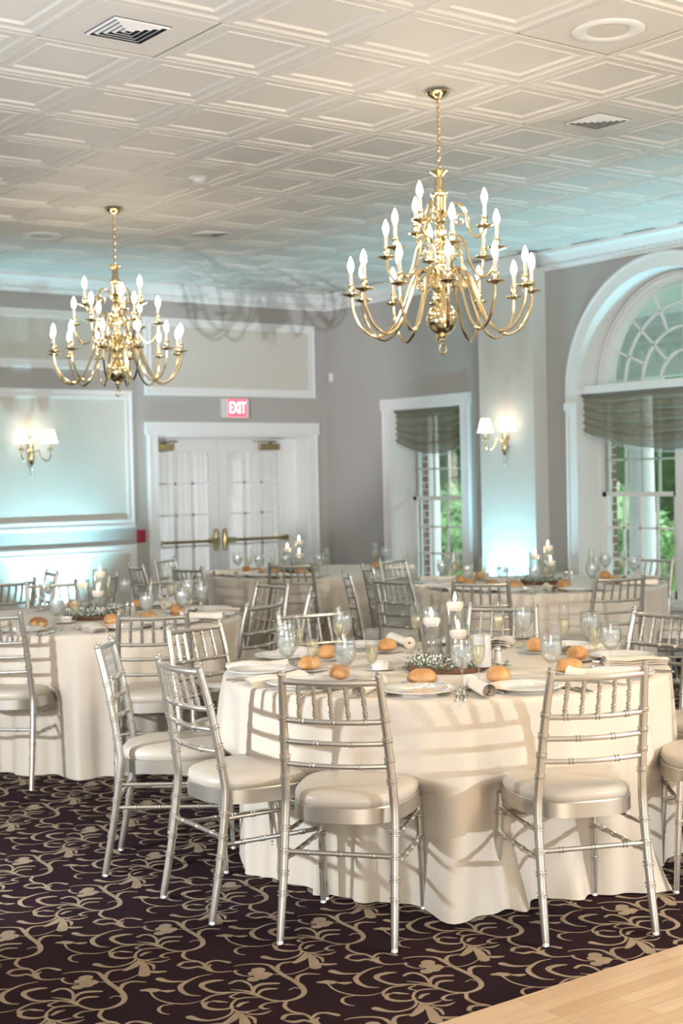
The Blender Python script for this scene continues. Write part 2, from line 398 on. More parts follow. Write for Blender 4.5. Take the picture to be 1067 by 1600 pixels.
# ---- ceiling: pressed tiles in one mesh
def ceiling():
    mb = MB()
    flat = {(-1, -1), (4, -1), (2, -3), (2, 7), (4, 6), (5, -2)}
    prof = [(0.0, 0.003), (0.010, 0.003), (0.010, 0.0), (0.034, 0.0), (0.046, 0.007), (0.054, 0.009), (0.090, 0.009), (0.096, 0.004), (0.104, 0.004), (0.112, 0.012), (0.114, 0.015)]
    i0, i1 = int((X0-GX)/G)-1, 10
    j0, j1 = int((Y0-GY)/G)-1, 12
    for i in range(i0, i1):
        for j in range(j0, j1):
            x, y = GX+i*G, GY+j*G
            pr = [(0.0, 0.006), (0.012, 0.006), (0.012, 0.0), (0.03, 0.0)] if (i, j) in flat else prof
            vs = []; fs = []
            for d, h in pr:
                vs += [(x+d, y+d, CEIL+h), (x+G-d, y+d, CEIL+h), (x+G-d, y+G-d, CEIL+h), (x+d, y+G-d, CEIL+h)]
            for k in range(len(pr)-1):
                for q in range(4):
                    fs.append((4*k+q, 4*k+(q+1) % 4, 4*k+4+(q+1) % 4, 4*k+4+q))
            k = len(pr)-1; fs.append((4*k, 4*k+1, 4*k+2, 4*k+3))
            mb.add(vs, fs)
    mb.box(X0-.6, XW+.1, Y0-.6, YB+.1, CEIL+0.05, CEIL+0.12)
    return struct(mb.build('ceiling', 'ceil', smooth=0))
ceiling()

# ---- walls
def wall_back():
    mb = MB()
    dx0, dx1, dz = 7.25, 9.18, 2.05
    mb.box(X0, dx0, YB, YB+.4, 0, CEIL+.05); mb.box(dx1, XW+.4, YB, YB+.4, 0, CEIL+.05); mb.box(dx0, dx1, YB, YB+.4, dz, CEIL+.05)
    return struct(mb.build('wall_back', 'wall', smooth=0))
wall_back()
W1 = (10.59, 11.705, 0.40, 2.27)      # window 1 opening y0,y1,z0,z1
AY, AR, ASP = 8.02, 0.99, 2.30        # arched window centre, inner radius, spring height
AZ0 = 0.42
def wall_right():
    mb = MB(); XO = XW+0.30
    def seg(y0, y1, z0, z1, x1=XO): mb.box(XW, x1, y0, y1, z0, z1)
    top = CEIL+.05
    seg(2.6, AY-AR, 0, top); seg(AY+AR, W1[0], 0, top); seg(W1[1], YB+.4, 0, top)
    seg(W1[0], W1[1], 0, W1[2]); seg(W1[0], W1[1], W1[3], top)
    seg(AY-AR, AY+AR, 0, AZ0)
    # spandrel above the arch
    n = 40
    for x in (XW, XO):
        vs = []; fs = []
        for k in range(n+1):
            a = PI*k/n; vs += [(x, AY+AR*math.cos(a), ASP+AR*math.sin(a)), (x, AY+AR*math.cos(a), top)]
        for k in range(n): fs.append((2*k, 2*k+1, 2*k+3, 2*k+2))
        mb.add(vs, fs)
    mb.cur = 1
    vs = []; fs = []
    for k in range(n+1):
        a = PI*k/n
        vs += [(XW, AY+AR*math.cos(a), ASP+AR*math.sin(a)), (XO, AY+AR*math.cos(a), ASP+AR*math.sin(a))]
    for k in range(n): fs.append((2*k, 2*k+1, 2*k+3, 2*k+2))
    mb.add(vs, fs)
    # white reveals (jamb boards)
    e = .004
    for y in (AY-AR, AY+AR-e): mb.box(XW+.001, XO, y, y+e, AZ0, ASP)
    for y in (W1[0], W1[1]-e): mb.box(XW+.001, XO, y, y+e, W1[2], W1[3])
    mb.box(XW+.001, XO, W1[0], W1[1], W1[3]-e, W1[3])
    return struct(mb.build('wall_right', ['wall', 'trim'], smooth=0))
wall_right()
mb = MB(); mb.box(9.268, XW+.01, 9.405, 10.14, 0, 3.46)
struct(mb.build('wall_pilaster', 'pilas', smooth=0))

# ---- crown moulding
def crown_prof():  # (distance from wall, height)
    return [(0.0, 3.43), (0.018, 3.43), (0.020, 3.452), (0.032, 3.458), (0.034, 3.486), (0.052, 3.490), (0.060, 3.508), (0.085, 3.548), (0.112, 3.566), (0.122, 3.572), (0.122, 3.600)]
def crown_back():
    mb = MB(); P = crown_prof()
    vs = []; fs = []
    for x in (X0, XW): vs += [(x - (d if x == XW else 0), YB-d, z) for d, z in P]
    n = len(P)
    for k in range(n-1): fs.append((k, k+1, n+k+1, n+k))
    mb.add(vs, fs)
    x = 4.6
    while x < XW-.05:
        mb.box(x, x+.022, YB-.046, YB-.03, 3.460, 3.484); x += .036
    return struct(mb.build('trim_1', 'trim', smooth=0))
def crown_right():
    mb = MB(); P = crown_prof(); vs = []; fs = []
    for y in (2.6, YB): vs += [(XW-d, y - (d if y == YB else 0), z) for d, z in P]
    n = len(P)
    for k in range(n-1): fs.append((k, k+1, n+k+1, n+k))
    mb.add(vs, fs)
    y = 6.2
    while y < YB-.06:
        mb.box(XW-.046, XW-.03, y, y+.022, 3.460, 3.484); y += .036
    # return round the head of the pilaster
    mb.box(9.235, 9.30, 9.375, 10.17, 3.44, 3.59)
    return struct(mb.build('trim_2', 'trim', smooth=0))
crown_back(); crown_right()
# ---- panel mouldings on the back wall
def frame_moulding(name, x0, x1, z0, z1, w_=.085, fill=True):
    mb = MB(); y = YB
    def bar(a0, a1, b0, b1):
        mb.box(a0, a1, y-.016, y, b0, b1)
    bar(x0, x1, z0, z0+w_); bar(x0, x1, z1-w_, z1); bar(x0, x0+w_, z0+w_, z1-w_); bar(x1-w_, x1, z0+w_, z1-w_)
    q = .018  # raised inner bead
    for a0, a1, b0, b1 in ((x0+.01, x1-.01, z0+.012, z0+.012+q), (x0+.01, x1-.01, z1-.012-q, z1-.012), (x0+.012, x0+.012+q, z0+.03, z1-.03), (x1-.012-q, x1-.012, z0+.03, z1-.03),
                           (x0+w_-q, x1-w_+q, z0+w_-q, z0+w_), (x0+w_-q, x1-w_+q, z1-w_, z1-w_+q), (x0+w_-q, x0+w_, z0+w_, z1-w_), (x1-w_, x1-w_+q, z0+w_, z1-w_)):
        mb.box(a0, a1, y-.026, y-.014, b0, b1)
    mb.cur = 1; mb.box(x0+w_, x1-w_, y-.004, y, z0+w_, z1-w_)
    return struct(mb.build(name, ['trim', 'panel'], smooth=0))
frame_moulding('trim_3', 3.9, 6.985, 1.11, 2.50)
frame_moulding('trim_4', 3.9, 6.985, 2.70, 3.27)
frame_moulding('trim_5', 7.13, 9.285, 2.46, 3.26)
frame_moulding('trim_6', 3.9, 6.995, 0.20, 0.94)
mb = MB(); mb.box(X0, 7.14, YB-.018, YB, 0, .15); mb.box(9.29, XW, YB-.018, YB, 0, .15); struct(mb.build('baseboard_back', 'trim', smooth=0))
mb = MB(); mb.box(XW-.018, XW, 9.13, 9.405, 0, .15); mb.box(XW-.018, XW, 10.14, 10.47, 0, .15); mb.box(XW-.018, XW, 11.84, YB-.02, 0, .15); mb.box(XW-.018, XW, 2.6, 6.9, 0, .15)
struct(mb.build('baseboard_right', 'trim', smooth=0))

# ---- double doors
def doors():
    mb = MB()
    mb.box(7.14, 7.26, YB-.03, YB, 0, 2.05); mb.box(9.17, 9.29, YB-.03, YB, 0, 2.05); mb.box(7.12, 9.31, YB-.035, YB, 2.05, 2.185)
    mb.box(7.155, 7.17, YB-.04, YB-.03, 0, 2.05); mb.box(9.26, 9.275, YB-.04, YB-.03, 0, 2.05)
    mb.box(9.165, 9.18, YB, YB+.36, 0, 2.05); mb.box(7.25, 7.265, YB, YB+.36, 0, 2.05); mb.box(7.25, 9.18, YB, YB+.36, 2.03, 2.05)
    mb.box(9.04, 9.166, YB+.24, YB+.30, 0, 2.03)
    struct(mb.build('trim_7', 'trim', smooth=0))
    yd = YB+.27
    for n, (x0, x1) in enumerate(((7.30, 8.145), (8.155, 9.04))):
        mb = MB()
        gx0, gx1, gz0, gz1 = x0+.11, x1-.11, .30, 1.88
        for a, b, c, d in ((x0, gx0, 0.01, 2.02), (gx1, x1, 0.01, 2.02), (gx0, gx1, 0.01, gz0), (gx0, gx1, gz1, 2.02)):
            mb.box(a, b, yd-.022, yd+.022, c, d)
        for k in (1, 2):
            x = gx0+(gx1-gx0)*k/3; mb.box(x-.012, x+.012, yd-.016, yd+.016, gz0, gz1)
        for k in range(1, 5):
            z = gz1-.335*k
            if z > gz0+.1: mb.box(gx0, gx1, yd-.016, yd+.016, z-.012, z+.012)
        d = mb.build('door_%d' % (n+1), 'trim', smooth=0); struct(d)
        mb = MB(); mb.box(gx0, gx1, yd-.003, yd+.003, gz0, gz1); mb.build('glass_pane', 'glass', d, smooth=0)
        mb = MB(); ph = random.random()*6
        mb.grid(lambda u, v: (gx0-.03+(gx1-gx0+.06)*u, yd+.040+.010*math.sin(u*58+ph+1.5*math.sin(u*9))+.004*math.sin(u*130), gz0-.05+(gz1-gz0+.10)*v), 90, 6)
        mb.build('curtain', 'curtain', d)
        mb = MB(); s = 1 if n == 0 else -1
        ex = x1-.05 if n == 0 else x0+.05
        mb.tube([(x0+.06, yd-.075, .925), (x1-.06, yd-.075, .925)], .017, 10)
        mb.box(min(ex, ex-.10*s), max(ex, ex-.10*s), yd-.10, yd-.022, .895, .955)
        ox = x0+.07 if n == 0 else x1-.07
        mb.box(ox-.03, ox+.03, yd-.10, yd-.022, .895, .955)
        mb.lathe([(0, -.12), (.022, -.11), (.026, -.02), (.026, .09), (.014, .12), (0, .125)], 12, (ex, yd-.035, .93))
        mb.build('push_bar', 'brassd', d)
        mb = MB(); cx0, cx1 = (x0+.02, x0+.27) if n == 0 else (x1-.37, x1-.12)
        mb.box(cx0, cx1, yd-.075, yd-.022, 1.895, 1.965)
        mb.tube([((cx0+cx1)/2, yd-.05, 1.97), ((cx0+cx1)/2+.04, yd-.14, 1.985), ((cx0+cx1)/2+.2*s, yd-.03, 1.99)], .009, 6)
        mb.build('door_closer', 'brassd', d, bevel=.004)
    mb = MB(); mb.box(7.25, 9.2, yd+.5, yd+.52, 0, 2.2); struct(mb.build('wall_vestibule', 'panel', smooth=0))
doors()
area('curtain_backlight', (8.17, 13.58, 1.1), (8.17, 13.0, 1.1), 10, 1.8, (1, 1, 1), 1.9)  # unseen lamp added behind the doors to brighten the curtains

# ---- windows
def sash_unit(mb, y0, y1, z0, z1, cols, rows, x):
    zm = (z0+z1)/2
    st = .045
    for a, b, xx in ((z0, zm+.02, x), (zm-.02, z1, x+.035)):
        mb.box(xx, xx+.035, y0, y0+st, a, b); mb.box(xx, xx+.035, y1-st, y1, a, b)
        mb.box(xx, xx+.035, y0, y1, a, a+(.07 if a == z0 else .04)); mb.box(xx, xx+.035, y0, y1, b-.04, b)
        for k in range(1, cols):
            y = y0+st+(y1-y0-2*st)*k/cols; mb.box(xx+.006, xx+.029, y-.010, y+.010, a, b)
        for k in range(1, rows):
            z = a+.05+(b-a-.09)*k/rows; mb.box(xx+.006, xx+.029, y0, y1, z-.010, z+.010)
def window_1():
    y0, y1, z0, z1 = W1; mb = MB(); x = XW+.25
    mb.box(x-.01, x+.10, y0, y0+.03, z0, z1); mb.box(x-.01, x+.10, y1-.03, y1, z0, z1); mb.box(x-.01, x+.10, y0, y1, z1-.03, z1); mb.box(x-.01, x+.10, y0, y1, z0, z0+.03)
    sash_unit(mb, y0+.03, y1-.03, z0+.03, z1-.03, 4, 3, x+.01)
    o = struct(mb.build('window_1', 'trim', smooth=0))
    mb = MB(); mb.box(x+.045, x+.049, y0+.03, y1-.03, z0+.03, z1-.03); mb.build('glass_pane', 'pane', o, smooth=0)
    mb = MB()
    mb.box(XW-.03, XW, y0-.125, y0, .30, z1); mb.box(XW-.03, XW, y1, y1+.13, .30, z1)
    mb.box(XW-.035, XW, y0-.145, y1+.15, z1, z1+.115); mb.box(XW-.06, XW+.26, y0-.14, y1+.14, z0-.03, z0+.005); mb.box(XW-.025, XW, y0-.1, y1+.1, z0-.13, z0-.03)
    mb.box(XW-.038, XW-.03, y0-.12, y0-.10, .3, z1); mb.box(XW-.038, XW-.03, y1+.10, y1+.12, .3, z1)
    mb.build('window_casing', 'trim', o, smooth=0)
window_1()
def window_2():
    x = XW+.25; zt = 2.31
    mb = MB()
    y0, y1 = AY-AR, AY+AR
    mb.box(x-.01, x+.10, y0, y0+.035, AZ0, zt); mb.box(x-.01, x+.10, y1-.035, y1, AZ0, zt); mb.box(x-.01, x+.10, y0, y1, AZ0, AZ0+.03)
    mb.box(x-.02, x+.10, AY-.085, AY+.085, AZ0, zt)
    mb.box(XW+.0, x+.10, y0, y1, 2.275, 2.345)
    for a, b in ((y0+.035, AY-.085), (AY+.085, y1-.035)): sash_unit(mb, a, b, AZ0+.03, 2.28, 4, 3, x+.01)
    # half-round frame
    c = (AY, 2.335)
    def arc(r0, r1, xa, xb, n=48, a0=0, a1=PI):
        vs = []; fs = []
        for k in range(n+1):
            a = a0+(a1-a0)*k/n; cs, sn = math.cos(a), math.sin(a)
            vs += [(xa, c[0]+r0*cs, c[1]+r0*sn), (xb, c[0]+r0*cs, c[1]+r0*sn), (xb, c[0]+r1*cs, c[1]+r1*sn), (xa, c[0]+r1*cs, c[1]+r1*sn)]
        for k in range(n):
            for q in range(4): fs.append((4*k+q, 4*k+(q+1) % 4, 4*k+4+(q+1) % 4, 4*k+4+q))
        mb.add(vs, fs)
    arc(.86, .98, x-.01, x+.10); arc(.88, .905, x-.025, x-.01); arc(.93, .95, x-.03, x-.01)
    # fan tracery
    arc(.262, .282, x+.02, x+.045, 24); arc(.470, .488, x+.02, x+.045, 32); arc(.672, .688, x+.02, x+.045, 40)
    def bar(p, q, w_=.009):
        vs = []; d = Vector((q[0]-p[0], q[1]-p[1])); n = Vector((-d.y, d.x)); n.normalize(); n *= w_
        for xx in (x+.02, x+.045): vs += [(xx, p[0]+n.x, p[1]+n.y), (xx, p[0]-n.x, p[1]-n.y), (xx, q[0]-n.x, q[1]-n.y), (xx, q[0]+n.x, q[1]+n.y)]
        mb.add(vs, [(0, 1, 2, 3), (7, 6, 5, 4), (0, 4, 5, 1), (1, 5, 6, 2), (2, 6, 7, 3), (3, 7, 4, 0)])
    def pol(r, a): return (c[0]+r*math.cos(a), c[1]+r*math.sin(a))
    for k in range(1, 8):
        a = PI*k/8; bar(pol(.27 if k % 2 == 0 else .48, a), pol(.87, a))
    o = struct(mb.build('window_2', 'trim', smooth=0))
    mb = MB(); mb.box(x+.045, x+.049, y0+.03, y1-.03, AZ0+.03, 2.29)
    vs = [(x+.047, c[0], c[1])]+[(x+.047, *pol(.87, PI*k/40)) for k in range(41)]
    mb.add(vs, [(0, k, k+1) for k in range(1, 41)])
    mb.build('glass_pane', 'pane', o, smooth=0)
    mb = MB(); c2 = c; c = (AY, ASP)
    arc(AR, AR+.135, XW-.03, XW); arc(AR+.105, AR+.125, XW-.04, XW-.03)
    for s in (-1, 1):
        a, b = sorted((AY+s*AR, AY+s*(AR+.135)))
        mb.box(XW-.03, XW, a, b, .25, ASP)
        mb.box(XW-.042, XW, a-.012, b+.012, 2.13, 2.20)
        e, f_ = sorted((AY+s*(AR+.105), AY+s*(AR+.125))); mb.box(XW-.04, XW-.03, e, f_, .25, 2.13)
    mb.box(XW-.06, XW+.26, AY-AR-.16, AY+AR+.16, AZ0-.03, AZ0+.005); mb.box(XW-.025, XW, AY-AR-.1, AY+AR+.1, 0.0, AZ0-.03)
    for z in (.07, .17, .28): mb.box(XW-.032, XW-.02, AY-AR-.1, AY+AR+.1, z, z+.03)
    mb.build('window_casing', 'trim', o)
window_2()
def roman_shade(name, y0, y1, zt, zs, zc, label):
    t = thing(name, label, 'window shade', (XW+.055, (y0+y1)/2, zt))
    H = (y1-y0)/2-.004
    def fn(u, v):
        y = -H+2*H*u; e = (2*u-1)
        sag = (1-e*e)
        zz = -(zt-zs)*v - (zs-zc)*sag*v
        ph = v*5.2*2*PI + .8*math.sin(u*5)+.5*math.sin(u*11+v*4)
        bul = (.016+.016*v)*math.sin(ph)*(.5+.5*sag)
        return (bul+.012*sag*v, y, zz+.006*math.cos(ph))
    mb = MB(); mb.grid(fn, 60, 90); mb.build('shade_fabric', 'roman', t)
    mb = MB(); mb.box(-.02, .02, -H, H, -.03, 0.0); mb.build('head_rail', 'roman', t, smooth=0)
    mb = MB()
    n = int(2*H/.028)
    for k in range(n+1):
        p = fn(k/n, 1); mb.ell((p[0], p[1], p[2]-.022), (.006, .006, .010), 6, 4); mb.tube([(p[0], p[1], p[2]), (p[0], p[1], p[2]-.014)], .0015, 4)
    mb.build('bead_fringe', 'bead', t)
    return t
roman_shade('roman_shade', W1[0]+.005, W1[1]-.005, W1[3]-.005, 1.925, 1.80, 'taupe sheer swagged shade on the smaller rectangular window')
roman_shade('roman_shade', AY-AR+.005, AY+AR-.005, 2.275, 1.93, 1.755, 'wide taupe sheer swagged shade under the arched fanlight')

# ---- outside: porch, garden
def outside():
    mb = MB(); mb.box(XW+.31, 60, -10, 60, -.35, -.25); struct(mb.build('ground', 'grass', smooth=0))
    mb = MB(); mb.box(XW+.31, 13.0, 4, 16, -.24, -.05); struct(mb.build('porch_floor', 'porchw', smooth=0))
    # outer skin of brick round the windows
    mb = MB(); xo = XW+.38; x1 = xo+.14
    top = 4.2
    for a, b, c, d in ((4.0, AY-AR-.03, -.05, top), (AY+AR+.03, W1[0]-.03, -.05, top), (W1[1]+.03, 14, -.05, top), (W1[0]-.03, W1[1]+.03, -.05, W1[2]-.05), (W1[0]-.03, W1[1]+.03, W1[3]+.02, top), (AY-AR-.03, AY+AR+.03, -.05, AZ0-.05), (AY-AR-.03, AY+AR+.03, 3.36, top)):
        mb.box(xo, x1, a, b, c, d)
    struct(mb.build('wall_outer_brick', 'brick', smooth=0))
    mb = MB()
    for a in (W1[0]-.03, W1[1]-.03, AY-AR-.03, AY+AR-.03):
        zt = 2.3
        mb.box(XW+.33, XW+.385, a, a+.06, .3, zt)
    struct(mb.build('trim_8', 'porchw', smooth=0))
    mb = MB()
    k = 0; x = XW+.53
    while x < 12.6:
        mb.box(x, x+.13, 4.5, 16, 3.28, 3.31); x += .14
    mb.box(XW+.5, 12.7, 4.5, 16, 3.31, 3.35)
    struct(mb.build('porch_ceiling', 'porchc', smooth=0))
    mb = MB(); mb.box(12.25, 12.55, 4.5, 16, 2.62, 3.28); mb.box(12.19, 12.25, 4.5, 16, 3.16, 3.28); mb.box(12.22, 12.25, 4.5, 16, 2.98, 3.02)
    y = 4.6
    while y < 15.9:
        mb.box(12.215, 12.25, y, y+.06, 2.76, 2.92); y += .16
    struct(mb.build('porch_beam', 'porchc', smooth=0))
    for i, (x, y, lb) in enumerate(((12.4, 10.88, 'white round porch column seen through the arched window'), (12.4, 14.6, 'white round porch column farther along the porch'))):
        t = thing('porch_column', lb, 'column', (x, y, -.05))
        mb = MB(); mb.lathe([(.150, .12), (.148, .9), (.140, 1.8), (.128, 2.5)], 28); mb.build('shaft', 'porchw', t)
        mb = MB(); mb.box(-.19, .19, -.19, .19, 0, .06); mb.lathe([(.18, .06), (.19, .09), (.16, .12)], 28); mb.build('base', 'porchw', t)
        mb = MB(); mb.lathe([(.128, 2.5), (.15, 2.53), (.17, 2.6)], 28); mb.box(-.19, .19, -.19, .19, 2.60, 2.67); mb.build('capital', 'porchw', t)
    def bush(name, label, cat, c, r, n, m, leaf, trunk=None, solid=.80):
        t = thing(name, label, cat, (c[0], c[1], -.25), group='garden greenery')
        mb = MB(); rnd = random.Random(hash((round(c[0]*10), round(c[1]*10))) % 9999)
        lob = [(rnd.uniform(-1, 1)*r[0]*.55, rnd.uniform(-1, 1)*r[1]*.55, rnd.uniform(-.6, .8)*r[2]*.6) for _ in range(9)]
        for k in range(n):
            l = rnd.choice(lob); d = Vector((rnd.gauss(0, 1), rnd.gauss(0, 1), rnd.gauss(0, 1))).normalized()
            q = Vector((l[0]+d.x*r[0]*.5, l[1]+d.y*r[1]*.5, c[2]+.25+l[2]+d.z*r[2]*.5))
            u = Vector((rnd.gauss(0, 1), rnd.gauss(0, 1), rnd.gauss(0, 1))).normalized(); v = u.cross(d+Vector((.01, .02, .3))).normalized(); s = leaf*rnd.uniform(.6, 1.3)
            mb.add([q+u*s, q+v*s*.45, q-u*s, q-v*s*.45], [(0, 1, 2, 3)])
        for l in lob: mb.ell((l[0], l[1], c[2]+.25+l[2]), (r[0]*.44, r[1]*.44, r[2]*.44), 9, 6)
        mb.build('foliage', m, t, smooth=0)
        if trunk:
            mb = MB(); mb.tube([(0, 0, 0), (.05, .03, c[2]*.5), (0, 0, c[2])], [trunk, trunk*.8, trunk*.5], 8); mb.build('trunk', 'trunk', t)
    B = [('shrub', 'clipped bright green hedge bush below the rectangular window view', (14.6, 17.6, .55), (1.2, 1.5, .95), 3500, 'hedge', .07, None),
         ('shrub', 'bright green bush left of the porch column', (15.2, 14.3, .55), (1.2, 1.4, 1.0), 3500, 'hedge', .07, None),
         ('shrub', 'dark green bush right of the porch column', (14.6, 11.3, .5), (1.1, 1.2, 1.3), 3500, 'treeleaf', .07, None),
         ('shrub', 'low bush at the right edge of the garden view', (15.5, 8.6, .4), (1.3, 1.3, 1.0), 2500, 'hedge', .07, None),
         ('tree', 'leafy tree hanging over the hedge behind the rectangular window', (17.4, 21.3, 3.1), (1.9, 2.3, 2.9), 7000, 'treeleaf', .12, .16),
         ('tree', 'tall dark conifer on the lawn behind the arched window', (20.0, 16.2, 3.2), (2.3, 2.2, 3.2), 7000, 'treeleaf', .13, .18),
         ('tree', 'broad tree to the right of the conifer', (24.5, 10.4, 3.0), (2.8, 2.6, 3.0), 6000, 'hedge', .14, .18),
         ('tree', 'far tree filling the gap behind the hedge', (23.0, 31, 3.6), (3.6, 4.6, 3.6), 6000, 'treeleaf', .2, .2),
         ('tree', 'far tree behind the arched window', (29, 20.5, 3.5), (3.5, 4.2, 3.8), 6000, 'hedge', .2, .2)]
    for b in B: bush(b[0], b[1], 'bush' if b[0] == 'shrub' else 'tree', *b[2:7], b[7] if False else b[6] and b[7]) if False else bush(b[0], b[1], 'bush' if b[0] == 'shrub' else 'tree', b[2], b[3], b[4], b[5], b[6], b[7])
outside()
sun = bpy.data.lights.new('sun', 'SUN'); sun.energy = 2.6; sun.angle = R_(3); so = bpy.data.objects.new('sun', sun); COL.objects.link(so)
so.rotation_euler = Vector((.35, .55, -.95)).to_track_quat('-Z', 'Y').to_euler(); so.location = (14, 5, 12)

# ------------------------------------------------------------------ ceiling fittings
def vent(label, x, y, s=.29, rings=5):
    t = thing('air_vent', label, 'air vent', (x, y, CEIL-.002), group='square ceiling air vents')
    mb = MB(); mb.box(-s/2, s/2, -s/2, s/2, 0.0, .004); mb.build('duct_opening', 'dark', t, smooth=0)
    for k in range(rings):
        a = s/2-.002-k*s/2/rings; b = a-.011
        mb = MB(); vs = []; fs = []
        for r, z in ((a, -.001), (b, -.008), (b-.002, -.007), (a-.002, .000)):
            vs += [(-r, -r, z), (r, -r, z), (r, r, z), (-r, r, z)]
        for i in range(4):
            for q in range(4): fs.append((4*i+q, 4*i+(q+1) % 4, 4*((i+1) % 4)+(q+1) % 4, 4*((i+1) % 4)+q))
        mb.add(vs, fs); mb.build('louvre', 'trim', t, smooth=0)
    return t
vent('square air vent in the ceiling at top left', GX-.5*G, GY-.5*G)
vent('square air vent in the ceiling right of the near chandelier', GX+4.5*G, GY-.5*G, .27)
vent('small square air vent in the ceiling between the two chandeliers', GX+4.5*G, GY+6.5*G, .27)
vent('air vent in the ceiling cut by the right edge of the frame', GX+5.5*G, GY-1.5*G, .27)
def speaker(label, x, y):
    t = thing('ceiling_speaker', label, 'speaker', (x, y, CEIL), group='round ceiling speakers')
    mb = MB(); mb.lathe([(.165, .001), (.168, -.006), (.155, -.012), (.100, -.008), (.095, -.004)], 40, closed=True); mb.build('rim', 'trim', t)
    mb = MB(); mb.lathe([(0, -.007), (.096, -.006)], 32, closed=True); mb.build('grille', 'panel', t)
speaker('round white loudspeaker in the ceiling at top right', 4.972, 4.517)
speaker('round white loudspeaker in the ceiling above the far chandelier', 5.057, 10.758)
for x, y, lb in ((4.37, 6.908, 'small round sprinkler cover on the ceiling left of the near chandelier chain'), (7.512, 10.725, 'small round sprinkler cover on the ceiling near the far corner'), (7.393, 6.931, 'small round sprinkler cover on the ceiling right of the near chandelier')):
    t = thing('sprinkler_cover', lb, 'sprinkler cover', (x, y, CEIL+.0302), group='sprinkler covers')
    mb = MB(); mb.lathe([(0, -.012), (.036, -.011), (.040, 0)], 20, closed=True); mb.build('cover_plate', 'sign', t)
t = thing('smoke_detector', 'round white smoke detector on the ceiling between the chandeliers', 'smoke detector', (5.046, 8.267, CEIL+.03))
mb = MB(); mb.lathe([(.075, 0), (.075, -.018), (.05, -.03), (.045, -.05), (.04, -.055), (0, -.056)], 24); mb.build('housing', 'trim', t)
mb = MB(); mb.lathe([(.0465, -.038), (.0465, -.046)], 24, closed=True); mb.build('sensor_slots', 'dark', t)

